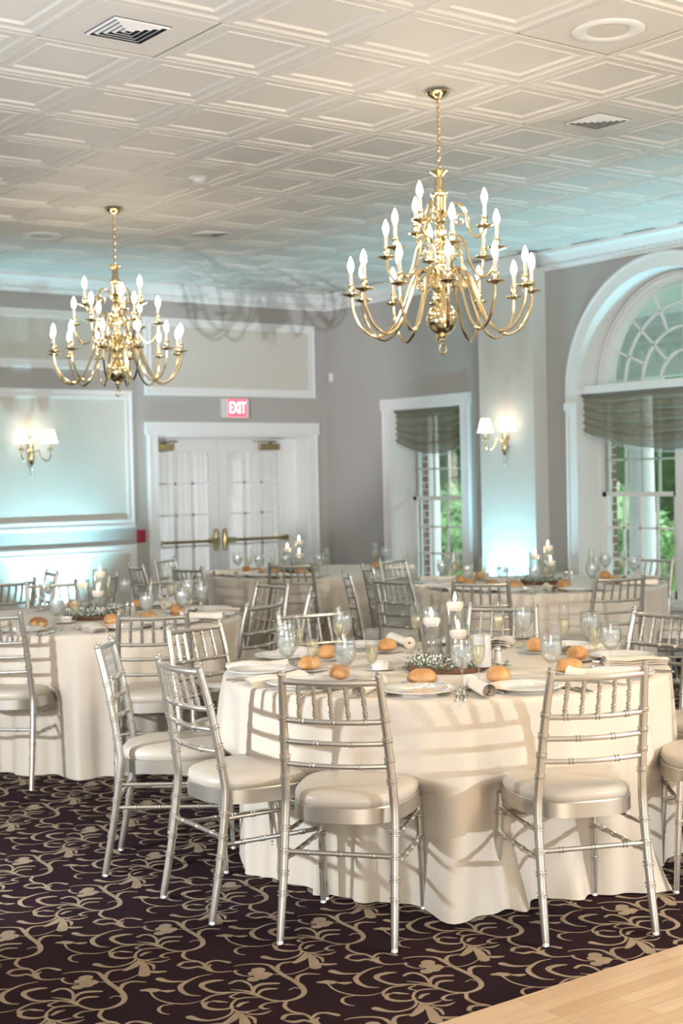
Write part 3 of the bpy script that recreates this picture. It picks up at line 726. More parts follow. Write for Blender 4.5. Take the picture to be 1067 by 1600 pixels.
# ------------------------------------------------------------------ chandeliers
def spline(P, k=4):
    P = [Vector(p) for p in P]; Q = []
    for i in range(len(P)-1):
        p0, p1, p2, p3 = P[max(i-1, 0)], P[i], P[i+1], P[min(i+2, len(P)-1)]
        for j in range(k):
            t = j/k; Q.append(0.5*((2*p1)+(p2-p0)*t+(2*p0-5*p1+4*p2-p3)*t*t+(3*p1-p0-3*p2+p3)*t**3))
    Q.append(P[-1]); return Q
def make_chandelier(label, loc):
    t = thing('chandelier', label, 'chandelier', loc, group='brass candle chandeliers')
    Z = lambda z: z-CEIL
    mb = MB(); mb.lathe([(0, .0), (.062, .0), (.066, -.006), (.055, -.02), (.03, -.036), (.012, -.042), (0, -.046)], 28); mb.build('canopy', 'brass', t)
    mb = MB(); z = Z(3.55); k = 0
    while z > Z(3.175):
        pts = [((.010*math.cos(a) if k % 2 else 0), (0 if k % 2 else .010*math.cos(a)), z+.017*math.sin(a)) for a in [i*PI/5 for i in range(10)]]
        mb.tube(pts, .0028, 5, closed=True); z -= .025; k += 1
    mb.tube([(.006, .004, Z(3.55)), (-.006, .004, Z(3.4)), (.006, -.004, Z(3.28)), (0, 0, Z(3.18))], .003, 5)
    mb.build('chain', 'brass', t)
    mb = MB()
    P = [(0, 3.19), (.008, 3.185), (.012, 3.172), (.048, 3.178), (.052, 3.17), (.03, 3.155), (.02, 3.145), (.024, 3.13), (.022, 3.10), (.024, 3.085), (.036, 3.065), (.048, 3.055), (.046, 3.045), (.036, 3.035), (.034, 2.99), (.036, 2.965),
         (.024, 2.95), (.018, 2.94), (.030, 2.925), (.032, 2.91), (.018, 2.895), (.026, 2.88), (.030, 2.85), (.026, 2.83), (.014, 2.82), (.018, 2.79), (.034, 2.78), (.040, 2.765), (.036, 2.74), (.02, 2.73), (.015, 2.71), (.026, 2.695), (.028, 2.67),
         (.018, 2.65), (.022, 2.62), (.045, 2.61), (.052, 2.59), (.05, 2.555), (.036, 2.54), (.024, 2.53), (.034, 2.515), (.036, 2.50), (.02, 2.485), (.015, 2.47), (.02, 2.465)]
    mb.lathe([(r, Z(z)) for r, z in P], 24); mb.build('stem', 'brass', t)
    mb = MB(); mb.lathe([(.085*math.sin(PI*k/16), Z(2.392)-.085*math.cos(PI*k/16)) for k in range(17)], 32); mb.lathe([(.087, Z(2.397)), (.089, Z(2.392)), (.087, Z(2.387))], 32); mb.build('ball', 'brass', t)
    mb = MB(); mb.lathe([(.02, Z(2.31)), (.024, Z(2.30)), (.012, Z(2.29)), (.014, Z(2.28)), (.006, Z(2.265)), (.008, Z(2.256))], 16)
    mb.tube([(.024*math.cos(a), 0, Z(2.232)+.024*math.sin(a)) for a in [i*PI/10 for i in range(20)]], .0045, 6, closed=True); mb.build('pull_ring', 'brass', t)
    tiers = [(12, 0.0, [(.045, 2.57), (.06, 2.63), (.105, 2.655), (.155, 2.61), (.20, 2.49), (.26, 2.365), (.34, 2.305), (.42, 2.345), (.47, 2.44), (.48, 2.525)], .0085),
             (6, R_(37), [(.035, 2.75), (.055, 2.80), (.095, 2.825), (.135, 2.78), (.16, 2.69), (.20, 2.615), (.25, 2.605), (.295, 2.66), (.31, 2.74)], .0080),
             (3, 0.0, [(.028, 2.93), (.055, 2.985), (.10, 3.0), (.135, 2.96), (.15, 2.89), (.18, 2.83), (.215, 2.835), (.237, 2.875)], .0078)]
    first = None
    for n, off, path, rad in tiers:
        proto = None
        for k in range(n):
            a = off + VIEWR + 2*PI*k/n
            if proto is None:
                pts = spline([(r, 0, Z(z)) for r, z in path], 5)
                mb = MB(); mb.tube(pts, rad, 9)
                # small scroll springing from the arm root
                r0, z0 = path[2]
                sc = [(r0-.02+.045*(1-i/14)*math.cos(i*.62)+.03, 0, Z(z0)-.085+.045*(1-i/14)*math.sin(i*.62)) for i in range(13)]
                mb.tube(sc, .0045, 6); mb.ell((sc[-1][0], 0, sc[-1][2]), .008, 8, 6)
                arm = mb.build('arm', 'brass', t); arm.rotation_euler = (0, 0, a)
                rr, zz = path[-1][0], Z(path[-1][1])
                mb = MB(); mb.lathe([(.006, -.012), (.012, -.006), (.04, 0), (.050, .006), (.049, .010), (.03, .006), (.012, .008), (.012, .02), (.017, .03), (.018, .045), (.014, .052), (.017, .058), (.0165, .062), (0, .062)], 22, (rr, 0, zz)); mb.build('drip_pan', 'brass', arm)
                mb = MB(); mb.lathe([(.0110, .058), (.0110, .118), (.008, .120), (.008, .126), (0, .126)], 14, (rr, 0, zz)); mb.build('candle_sleeve', 'sleeve', arm)
                mb = MB(); mb.lathe([(.007, .124), (.0095, .130), (.0160, .148), (.0170, .160), (.0135, .178), (.007, .196), (.002, .207), (0, .209)], 14, (rr, 0, zz)); mb.build('bulb', 'bulb', arm)
                proto = arm
            else:
                c = dup(proto, t); c.rotation_euler = (0, 0, a)
    return t
VIEWR = -YAW      # angle of the camera's right-hand direction
make_chandelier('large brass three tier candle chandelier, the nearer one hanging at right', (4.99, 5.74, CEIL))
VIEWR = -YAW + R_(90) - PI/60
make_chandelier('brass three tier candle chandelier farther off, hanging at left', (5.04, 9.48, CEIL))

# ------------------------------------------------------------------ wall fittings
def sconce(label, loc, rz):
    t = thing('wall_sconce', label, 'wall lamp', loc, rz, group='brass two arm wall lamps')   # local -y points into the room
    mb = MB(); mb.lathe([(0, -.14), (.014, -.13), (.03, -.09), (.034, -.04), (.02, 0), (.026, .05), (.030, .10), (.014, .15), (0, .17)], 18, (0, -.022, 0)); mb.build('backplate', 'brass', t)
    mb = MB()
    for z, r in ((-.165, .016), (-.195, .013), (-.222, .017)): mb.ell((0, -.03, z), (r, r, r), 10, 8)
    mb.build('crystal_drop', 'ice', t)
    for s in (-1, 1):
        mb = MB(); mb.tube(spline([(0, -.03, -.02), (s*.05, -.07, .02), (s*.075, -.10, -.06), (s*.12, -.13, -.085), (s*.15, -.13, -.04), (s*.15, -.13, .02)], 5), .007, 7)
        mb.lathe([(.008, 0), (.03, .012), (.031, .016), (.012, .02), (.014, .05), (0, .05)], 14, (s*.15, -.13, .02))
        for k in range(3): mb.ell((s*.15+.025*math.cos(k*2.1), -.13+.025*math.sin(k*2.1), .015), (.007, .007, .012), 6, 4)
        arm = mb.build('arm', 'brass', t)
        mb = MB(); mb.lathe([(.012, .07), (.012, .11)], 10, (s*.15, -.13, 0)); mb.build('candle_sleeve', 'sleeve', arm)
        mb = MB(); mb.lathe([(.078, .085), (.080, .090), (.074, .10), (.045, .215), (.044, .218)], 26, (s*.15, -.13, 0), closed=True); mb.build('lamp_shade', 'shade', arm)
    return t
sconce('brass two arm wall lamp with white shades on the beige wall panel at left', (5.86, YB-.004, 1.88), 0)
sconce('brass two arm wall lamp with white shades on the pilaster between the windows', (9.268, 9.775, 1.88), -PI/2)
for p_ in ((5.86, YB-.14, 2.06), (9.13, 9.775, 2.06)):
    l = bpy.data.lights.new('shade_lamp', 'POINT'); l.energy = 0.9; l.color = (1, .8, .58); l.shadow_soft_size = .05
    o = bpy.data.objects.new('shade_lamp', l); COL.objects.link(o); o.location = p_

def text_mesh(s, size, ext):
    cu_ = bpy.data.curves.new('txt', 'FONT'); cu_.body = s; cu_.size = size; cu_.extrude = ext; cu_.align_x = 'CENTER'; cu_.align_y = 'CENTER'; cu_.offset = size*.02
    o = bpy.data.objects.new('txt', cu_); COL.objects.link(o)
    me = bpy.data.meshes.new_from_object(o.evaluated_get(bpy.context.evaluated_depsgraph_get())); bpy.data.objects.remove(o); return me
t = thing('exit_sign', 'lit red exit sign on the wall above the double doors', 'sign', (8.205, YB, 2.335))
mb = MB(); mb.box(-.165, .165, -.055, 0, -.105, .105); mb.build('housing', 'sign', t, bevel=.005)
mb = MB(); mb.box(-.105, .125, -.060, -.055, -.09, .095); mb.build('lit_panel', 'exitred', t, smooth=0)
me = text_mesh('EXIT', .17, .002); me.materials.append(M['exitlet']); o = bpy.data.objects.new('letters', me); COL.objects.link(o); o.parent = t
o.location = (.01, -.0625, 0); o.rotation_euler = (PI/2, 0, 0); o.scale = (.60, 1, 1)
t = thing('fire_alarm', 'red fire alarm pull box on the wall left of the double doors', 'fire alarm', (7.045, YB, 1.02))
mb = MB(); mb.box(-.045, .045, -.035, 0, -.065, .065); mb.build('housing', 'redplas', t, bevel=.006)
mb = MB(); mb.box(-.022, .022, -.045, -.035, -.02, .005); mb.build('pull_handle', 'redplas', t, bevel=.003)
t = thing('wall_sensor', 'small white sensor box on the grey right wall near the corner', 'sensor', (XW, 12.74, 2.69))
mb = MB(); mb.box(-.03, 0, -.03, .03, -.05, .05); mb.build('housing', 'trim', t, bevel=.008)
for (loc, tg, e), lb in zip(UPL, ('black floor uplight washing the back wall teal', 'black floor uplight at the foot of the pilaster', 'black floor uplight on the right wall beyond the arched window')):
    t = thing('uplight', lb, 'floor light', (loc[0], loc[1], 0))
    mb = MB(); mb.lathe([(.06, .0), (.07, .01), (.07, .09), (.062, .09), (.062, .06), (0, .06)], 20); mb.build('can', 'dark', t)

# ------------------------------------------------------------------ chiavari chair
def ringed(path, rad, rings, n=10, k=8, bead=1.28):
    """tube along path with paired bamboo rings at the given 0..1 positions"""
    P = spline(path, k) if len(path) > 2 else [Vector(path[0]).lerp(Vector(path[1]), i/8) for i in range(9)]
    L = [0]
    for a, b in zip(P, P[1:]): L.append(L[-1]+(b-a).length)
    T = L[-1]
    def at(s):
        s = max(0, min(T, s))
        for i in range(len(P)-1):
            if L[i+1] >= s: return P[i].lerp(P[i+1], (s-L[i])/max(1e-9, L[i+1]-L[i]))
        return P[-1]
    S = [(l, 1.0) for l in L]
    for r in rings:
        c = r*T
        S = [q for q in S if abs(q[0]-c) > .012]
        for d, m in ((-.010, 1), (-.008, bead), (-.004, bead), (-.002, .97), (.002, .97), (.004, bead), (.008, bead), (.010, 1)): S.append((c+d, m))
    S.sort()
    rf = rad if callable(rad) else (lambda s: rad)
    return [at(s) for s, m in S], [rf(s/T)*m for s, m in S]
def make_chair():
    t = thing('ballroom_chair', '', 'chair')
    for s in (-1, 1):
        mb = MB()
        pts, rr = ringed([(s*.197, -.255, .012), (s*.193, -.215, .22), (s*.190, -.188, .42), (s*.186, -.192, .52), (s*.177, -.225, .72), (s*.166, -.268, .905)], lambda u: .0125+.0030*math.sin(PI*min(1, u*1.0))**.6, [.17, .245, .325, .41, .60, .68, .755, .835], 12)
        mb.tube(pts, rr, 12); mb.lathe([(.0135, -.006), (.015, -.002), (.015, .004), (.010, .006), (.012, .011), (.010, .016), (0, .018)], 12, (s*.166, -.268, .906))
        post = mb.build('back_post', 'silver', t)
        mb = MB(); mb.lathe([(0, 0), (.015, 0), (.015, .005), (.011, .013), (.010, .02)], 12, (s*.197, -.2555, 0)); mb.build('foot_glide', 'steel', post)
        mb = MB()
        pts, rr = ringed([(s*.188, .222, .012), (s*.185, .212, .22), (s*.180, .200, .415)], lambda u: .0105+.0035*u, [.32, .62, .82], 12)
        mb.tube(pts, rr, 12); leg = mb.build('front_leg', 'silver', t)
        mb = MB(); mb.lathe([(0, 0), (.014, 0), (.014, .005), (.010, .013), (.009, .02)], 12, (s*.188, .2225, 0)); mb.build('foot_glide', 'steel', leg)
    def rail(z, y, hw, r, rings, bow=-.022):
        mb = MB(); pts, rr = ringed([(-hw, y, z), (-hw*.5, y+bow*.75, z-.002), (0, y+bow, z-.003), (hw*.5, y+bow*.75, z-.002), (hw, y, z)], r, rings)
        mb.tube(pts, rr, 10); return mb.build('back_rail', 'silver', t)
    rail(.885, -.262, .168, .0115, []); rail(.752, -.232, .178, .0095, [.2, .5, .8]); rail(.678, -.217, .181, .0092, [.33, .67]); rail(.600, -.203, .184, .0092, [.28, .72])
    for k in range(5):
        u = (k-2)/2.0; x = u*.112; bo = -.022*(1-(x/.17)**2)
        pts, rr = ringed([(x*1.02, -.232+bo, .755), (x*.97, -.262+bo, .882)], .0068, [.18, .5, .80], bead=1.4)
        mb = MB(); mb.tube(pts, rr, 8); mb.build('spindle', 'silver', t)
    def outline(m, z, y0=-.205, y1=.232, w0=.187, w1=.224, n=40, sh=2.9):
        pts = []
        for k in range(n):
            a = 2*PI*k/n; c, s_ = math.cos(a), math.sin(a)
            X = math.copysign(abs(c)**(2/sh), c); Y = math.copysign(abs(s_)**(2/sh), s_)
            y = (y0+y1)/2+(y1-y0)/2*Y*m; wv = w0+(w1-w0)*((Y+1)/2)
            if Y > .6: y += .012*(1-X*X)
            pts.append((X*wv*m, y, z))
        return pts
    mb = MB(); n = 40; vs = []
    secs = [(1.0, .402), (1.0, .452), (.985, .456), (.94, .456)]
    for m, z in secs: vs += outline(m, z)
    vs += outline(.94, .404)
    fs = []
    for i in range(len(secs)): fs += [(i*n+k, i*n+(k+1) % n, (i+1)*n+(k+1) % n, (i+1)*n+k) for k in range(n)]
    fs += [(4*n+k, 4*n+(k+1) % n, (k+1) % n, k) for k in range(n)]
    mb.add(vs, fs); mb.build('seat_frame', 'silver', t)
    mb = MB(); vs = []; secs = [(.93, .440), (.955, .452), (.985, .462), (.992, .474), (.975, .488), (.93, .498), (.82, .505), (.6, .509), (.3, .511)]
    for m, z in secs: vs += outline(m, z)
    fs = []
    for i in range(len(secs)-1): fs += [(i*n+k, i*n+(k+1) % n, (i+1)*n+(k+1) % n, (i+1)*n+k) for k in range(n)]
    fs += [tuple(reversed(range(n))), tuple((len(secs)-1)*n+k for k in range(n))]
    mb.add(vs, fs); mb.build('seat_cushion', 'vinyl', t)
    def bar(a, b, rings, r=.0085):
        pts, rr = ringed([a, b], r, rings); mb = MB(); mb.tube(pts, rr, 8); mb.build('stretcher', 'silver', t)
    bar((-.192, -.202, .30), (.192, -.202, .30), [.2, .5, .8]); bar((-.183, .206, .335), (.183, .206, .335), [.25, .75])
    for s in (-1, 1): bar((s*.192, -.206, .272), (s*.185, .210, .268), [.2, .4, .6, .8]); 
    for s in (-1, 1): bar((s*.190, -.192, .362), (s*.181, .203, .360), [.3, .7], .0075)
    return t
CH = Kind(make_chair())
TAB = dict(T1=(3.87, 4.48), T2=(3.80, 7.63), T3=(7.15, 10.02), T4=(7.32, 7.42))
TN = dict(T1='nearest table', T2='left table', T3='far table', T4='window table')
# name: x, y, facing deg, table, label, place phrase
CHAIRS = [
 ('C1', 2.962, 3.921, 37.4, 'T1', "silver chair with its back to us before the nearest table, left of the front two", 'front left chair'),
 ('C2', 3.575, 3.490, 67.0, 'T1', "silver chair with its back to us before the nearest table, right of the front two", 'front right chair'),
 ('C3', 2.846, 4.430, 355.8, 'T1', 'silver chair seen from behind at an angle, beside the left of the two front chairs', 'near left chair'),
 ('C4', 2.900, 5.060, 323.0, 'T1', 'silver chair seen edge on from the side, leftmost at the nearest table', 'edge on left chair'),
 ('C5', 3.376, 5.290, 285.0, 'T1', "silver chair turned towards us behind the left edge of the nearest table", 'left back chair'),
 ('C6', 3.990, 5.400, 262.0, 'T1', 'silver chair facing us behind the nearest table, left of the candles', 'chair left of the candles'),
 ('C7', 4.640, 5.030, 214.0, 'T1', 'silver chair facing us behind the nearest table, right of the candles', 'chair right of the candles'),
 ('C8', 4.860, 4.400, 178.3, 'T1', 'silver chair facing us at the right back of the nearest table', 'right back chair'),
 ('C9', 4.370, 3.440, 139.0, 'T1', "silver chair seat and leg at the right frame edge beside the nearest table", 'cut off right chair'),
 ('C10', 4.930, 3.930, 155.0, 'T1', "corner of a silver chair seat at the right frame edge beyond the nearest table", 'hidden far right chair'),
 ('E1', 3.590, 6.430, 60.0, 'T2', "silver chair with its back to us at the left table, not cut by the frame", 'front chair'),
 ('E2', 3.080, 7.060, 44.0, 'T2', "silver chair with its back to us cut by the left edge of the frame", 'frame cut chair'),
 ('D1', 4.070, 6.520, 113.0, 'T2', "silver chair angled left, nearer of two overlapping ones right of the left table", 'nearer angled chair'),
 ('H2', 4.568, 6.870, 143.0, 'T2', "silver chair seen edge on above the goblets at left of the nearest table", 'edge on right chair'),
 ('D2', 4.720, 7.400, 181.3, 'T2', "silver chair facing left, farther of two overlapping ones right of the left table", 'farther angled chair'),
 ('E4', 4.600, 8.080, 225.0, 'T2', "silver chair facing us behind the goblets at the left table's right", 'right back chair'),
 ('E3', 4.080, 8.480, 262.0, 'T2', 'silver chair facing us behind the left table, left of its candles', 'back chair left of the candles'),
 ('F4', 4.060, 10.35, 235.0, None, 'silver chair against the teal lit wall, cut by the left edge of the frame', ''),
 ('F5', 3.960, 9.385, 104.0, None, "silver chair with its back to us before the teal lit wall at left edge", ''),
 ('F1', 4.378, 9.901, 168.0, None, 'silver chair standing in the middle of the teal glow on the left wall', ''),
 ('F2', 4.60, 9.35, 143.0, None, 'silver chair just right of the teal glow, left of the tall candle vases', ''),
 ('G1', 5.680, 9.92, 351.0, 'T3', "silver chair seen edge on with teal sheen, leftmost before the double doors", 'edge on chair'),
 ('G2', 6.184, 10.389, 300.0, 'T3', "silver chair facing us before the left door leaf, farthest from us", 'chair before the door'),
 ('G3', 5.780, 9.390, 10.0, 'T3', 'silver chair just left of the far table, nearer than its neighbours', 'left chair'),
 ('H1', 6.475, 9.272, 46.0, 'T3', "silver chair with its back to us in front of the far table's candles", 'front chair'),
 ('J4', 7.95, 9.50, 150.0, 'T3', 'silver chair at the right of the far table, against the white window casing', 'right chair'),
 ('J1', 6.100, 7.667, 331.0, 'T4', "silver chair seen edge on before the right half of the far table", 'edge on left chair'),
 ('J2', 6.66, 8.16, 335.0, 'T4', 'silver chair facing right between the far table and the window table', 'left back chair'),
 ('J3', 5.960, 7.110, 5.0, 'T4', "silver chair with dark rails between the nearest table and the window table", 'angled left chair'),
 ('J5', 7.187, 8.592, 284.0, 'T4', "silver chair facing us behind the window table, against the smaller window", 'back chair'),
 ('K1', 6.106, 6.683, 45.0, 'T4', "silver chair with its back to us at the window table, left of two", 'front left chair'),
 ('K2', 6.828, 6.362, 72.0, 'T4', "silver chair with its back to us at the window table, right of two", 'front right chair'),
 ('K3', 8.10, 7.221, 177.6, 'T4', "silver chair facing us before the arched window at its table's right end", 'right end chair'),
 ('K6', 7.86, 6.62, 128.0, 'T4', 'silver chair cut by the right edge of the frame below the window sill', 'cut off right chair'),
]
for nm, x, y, f, tb, lb, pl in CHAIRS:
    CH.put((x, y, 0.0013), R_(f)-PI/2, lb, 'silver ballroom chairs round the tables')

# ------------------------------------------------------------------ tables and cloths
def tablecloth(key, c, seed, label, puddles=()):
    rnd = random.Random(seed)
    comps = [(n, rnd.uniform(0, 2*PI), a) for n, a in ((5, .25), (9, .35), (14, .50), (20, .45), (29, .28))]
    chs = []
    for nm, x, y, f, tb, lb, pl in CHAIRS:
        d = Vector((x-c[0], y-c[1])); r = d.length
        if tb == key: chs.append((math.atan2(d.y, d.x), r-.265))
    NT = 288
    def R(th, z):
        s = max(0, (.735-z)/.735)
        F = sum(a*math.sin(n*th+p) for n, p, a in comps)
        F = F*.8 + .25*math.sin(3*F)
        r = .922+.022*s+.056*(s**.62)*F*(.55+.45*math.sin(3*th+seed)**2)
        r += .034*(s**.7)*(max(0.0, 1-abs(math.sin(6.5*th+seed+.8*math.sin(2*th))))**2.2) - .02*(s**.7)*(max(0.0, 1-abs(math.sin(9.5*th+2*seed)))**3)
        for a, rf in chs:
            dt = (th-a+PI) % (2*PI)-PI
            w_ = math.exp(-(dt/.27)**8); wz = min(1, max(0, (.50-z)/.09)); wz = wz*wz*(3-2*wz)
            if r > rf: r -= min(r-rf, .14)*w_*wz
        for a, wd, am in puddles:
            dt = (th-a+PI) % (2*PI)-PI
            r += am*math.exp(-(dt/wd)**2)*max(0, (.30-z)/.30)**1.6
        return r
    mb = MB(); rows = []
    top = [(.0, .765), (.35, .765), (.7, .765), (.88, .765), (.905, .7645), (.914, .7615), (.919, .755), (.921, .744)]
    zs = [.725, .69, .65, .61, .57, .53, .505, .485, .465, .445, .42, .40, .37, .33, .29, .25, .21, .17, .13, .095, .065, .04, .02, .006]
    def fn(i, j):
        th = 2*PI*i/NT
        if j < len(top): r, z = top[j]
        else:
            z = zs[j-len(top)]; r = R(th, z)
            if z < .05: z = .002+(z-.002)*(1.0+.25*math.sin(9*th+seed))
            z = max(z, .0035)
        return (r*math.cos(th), r*math.sin(th), z)
    J = len(top)+len(zs)
    vs = [fn(i, j) for j in range(J) for i in range(NT)]; fs = [(j*NT+i, j*NT+(i+1) % NT, (j+1)*NT+(i+1) % NT, (j+1)*NT+i) for j in range(J-1) for i in range(NT)]
    mb.add(vs, fs); o = mb.build('tablecloth', 'cloth', smooth=0)
    o.data.polygons.foreach_set('use_smooth', [True]*len(o.data.polygons))
    o.location = (c[0], c[1], 0); tag(o, label, 'tablecloth', 'floor length tablecloths')
    return o
def table(c, label):
    t = thing('round_table', label, 'table', (c[0], c[1], 0.0013), group='round banquet tables')
    mb = MB(); mb.lathe([(0, .735), (.905, .735), (.910, .74), (.910, .757), (.905, .762), (0, .762)], 64); mb.build('tabletop', 'woodtop', t)
    for a in range(4):
        mb = MB(); th = a*PI/2+.4; mb.tube([(.38*math.cos(th), .38*math.sin(th), 0), (.34*math.cos(th), .34*math.sin(th), .735)], .016, 8); mb.build('leg', 'brassd', t)
CL = dict(T1='champagne satin cloth over the nearest table, its hem pooling on the carpet', T2='champagne cloth draped to the floor over the table at left', T3='champagne cloth over the far table in front of the double doors', T4='champagne cloth over the table by the arched window')
TL = dict(T1='round banquet table in the foreground under a champagne cloth', T2='round banquet table at left under a champagne cloth', T3='round banquet table farthest off, before the double doors', T4='round banquet table beside the arched window')
va = math.atan2(-4.48, -3.87)
PUD = dict(T1=[(R_(229), .07, .07), (R_(240), .06, .09), (R_(247), .05, .12), (R_(262), .06, .09), (R_(283), .05, .12)], T2=[(R_(225), .1, .02)], T3=[], T4=[])
for k, c in TAB.items():
    table(c, TL[k]); tablecloth(k, c, dict(T1=3, T2=5, T3=9, T4=12)[k], CL[k], PUD[k])

# ------------------------------------------------------------------ tableware
def kplate():
    t = thing('dinner_plate', '', 'plate'); mb = MB()
    mb.lathe([(0, .002), (.07, .002), (.078, .0), (.082, .004), (.105, .012), (.136, .019), (.1375, .021), (.135, .0225), (.103, .016), (.085, .008), (.078, .006), (0, .006)], 48)
    mb.build('dish', 'china', t); return Kind(t)
def ksplate():
    t = thing('bread_plate', '', 'plate'); mb = MB()
    mb.lathe([(0, .002), (.045, .0), (.05, .003), (.08, .012), (.081, .014), (.05, .007), (0, .005)], 36); mb.build('dish', 'china', t); return Kind(t)
def kroll(seed, sx, sy, sz):
    rnd = random.Random(seed); t = thing('bread_roll', '', 'bread roll'); mb = MB(); ph = [rnd.uniform(0, 6) for _ in range(4)]
    n, m = 28, 16
    def fn(u, v):
        a = 2*PI*u; b = -PI/2+PI*v; x, y, z = math.cos(b)*math.cos(a), math.cos(b)*math.sin(a), math.sin(b)
        z = z if z > 0 else z*.55
        k = 1+.03*math.sin(3*a+ph[0])+.02*math.sin(5*a+ph[1]+2*z)-.10*math.exp(-(y*4.2)**2)*max(0, z)
        return (x*sx*k, y*sy*k, .55*sz*.98+z*sz*k)
    mb.grid(fn, n, m, wrap=True); mb.build('crust', 'bread', t, smooth=80); return Kind(t)
def kgoblet():
    t = thing('water_goblet', '', 'goblet'); mb = MB()
    mb.lathe([(0, .002), (.036, .001), (.037, .003), (.02, .006), (.006, .014), (.0042, .03), (.0045, .065), (.007, .078), (.021, .088), (.035, .105), (.0415, .13), (.0415, .15), (.0385, .178), (.037, .190)], 28, closed=True)
    mb.tube([(.037*math.cos(a), .037*math.sin(a), .190) for a in [i*PI/14 for i in range(28)]], .0009, 5, closed=True)
    g = mb.build('glass', 'glass', t)
    mb = MB(); mb.lathe([(0, .082), (.012, .085), (.027, .098), (.0375, .115), (.040, .135), (.0400, .150), (.0385, .165), (0, .165)], 24); mb.build('iced_water', 'iced', t)
    mb = MB(); rnd = random.Random(4)
    for k in range(6):
        x, y, z = rnd.uniform(-.016, .016), rnd.uniform(-.016, .016), rnd.uniform(.125, .165); s = .008; mb.box(x-s, x+s, y-s, y+s, z-s, z+s)
    mb.build('ice_cubes', 'ice', t, smooth=0); return Kind(t)
def kflute():
    t = thing('champagne_flute', '', 'flute'); mb = MB()
    mb.lathe([(0, .002), (.031, .001), (.032, .003), (.016, .006), (.005, .014), (.0038, .03), (.004, .075), (.010, .088), (.020, .105), (.0245, .13), (.0255, .16), (.0235, .20), (.0225, .218)], 24, closed=True)
    mb.tube([(.0225*math.cos(a), .0225*math.sin(a), .218) for a in [i*PI/12 for i in range(24)]], .0008, 5, closed=True)
    mb.build('glass', 'glass', t)
    mb = MB(); mb.lathe([(0, .084), (.010, .091), (.0190, .107), (.0235, .13), (.0245, .155), (0, .155)], 20); mb.build('sparkling_wine', 'wine', t); return Kind(t)
def knaproll():
    t = thing('rolled_napkin', '', 'napkin'); mb = MB()
    L = .13
    def fn(u, v):
        a = 2*PI*2.6*u; r = .006+.022*u; y = -L+2*L*v
        sag = 1-.25*math.sin(PI*v)
        return (r*math.cos(a)*(1+.15*math.sin(v*5)), y, max(.0, .026+r*math.sin(a)*sag))
    mb.grid(fn, 60, 14)
    mb.grid(lambda u, v: ((.005+.0225*v)*math.cos(2*PI*u), L*.985, .026+(.005+.0225*v)*math.sin(2*PI*u)), 24, 2, wrap=True)
    mb.build('linen', 'napkin', t, smooth=80); return Kind(t)
def kfold():
    t = thing('folded_napkin', '', 'napkin'); mb = MB()
    for l in range(3):
        def fn(u, v, l=l):
            x = -.055+.11*u-.004*l; y = -.13+.26*v+.006*l
            return (x*(1-.25*v), y, .004+.0095*l+.010*math.sin(PI*u)*(1-.4*v)+.003*math.sin(9*v+l))
        mb.grid(fn, 14, 20)
        mb.grid(lambda u, v, l=l: (fn(0, v)[0]-.004*math.sin(PI*u), fn(0, v)[1], fn(0, v)[2]-.0085*u), 4, 20)
    mb.build('linen', 'napkin', t, smooth=80); return Kind(t)
def kknife():
    t = thing('table_knife', '', 'knife'); mb = MB()
    mb.tube([(0, -.11, .004), (0, -.02, .005), (0, 0, .005)], [.0042, .005, .004], 8); mb.build('handle', 'steel', t)
    mb = MB(); mb.grid(lambda u, v: ((u-.5)*.018*(1 if v < .8 else 1-(v-.8)*3.5), .11*v, .0045+.0006*math.cos(PI*u)), 4, 12)
    mb.grid(lambda u, v: ((u-.5)*.018*(1 if v < .8 else 1-(v-.8)*3.5), .11*v, .0030), 4, 12); mb.build('blade', 'steel', t); return Kind(t)
def kfork():
    t = thing('table_fork', '', 'fork'); mb = MB()
    mb.tube([(0, -.10, .004), (0, -.02, .005), (0, .03, .006)], [.0045, .0034, .0028], 8)
    mb.grid(lambda u, v: ((u-.5)*(.006+.018*math.sin(PI*v/2)), .03+.028*v, .006+.003*v), 4, 5); mb.build('handle', 'steel', t)
    mb = MB()
    for k in range(4): x = (k-1.5)*.0062; mb.tube([(x, .056, .009), (x, .078, .008), (x*.95, .098, .011)], [.0018, .0016, .0008], 6)
    mb.build('tines', 'steel', t); return Kind(t)
PL, SP, GO, FL, NR, NF, KN, FK = kplate(), ksplate(), kgoblet(), kflute(), knaproll(), kfold(), kknife(), kfork()
RO = [kroll(1, .058, .044, .040), kroll(2, .047, .043, .042), kroll(3, .066, .042, .038)]
ZT = .7655
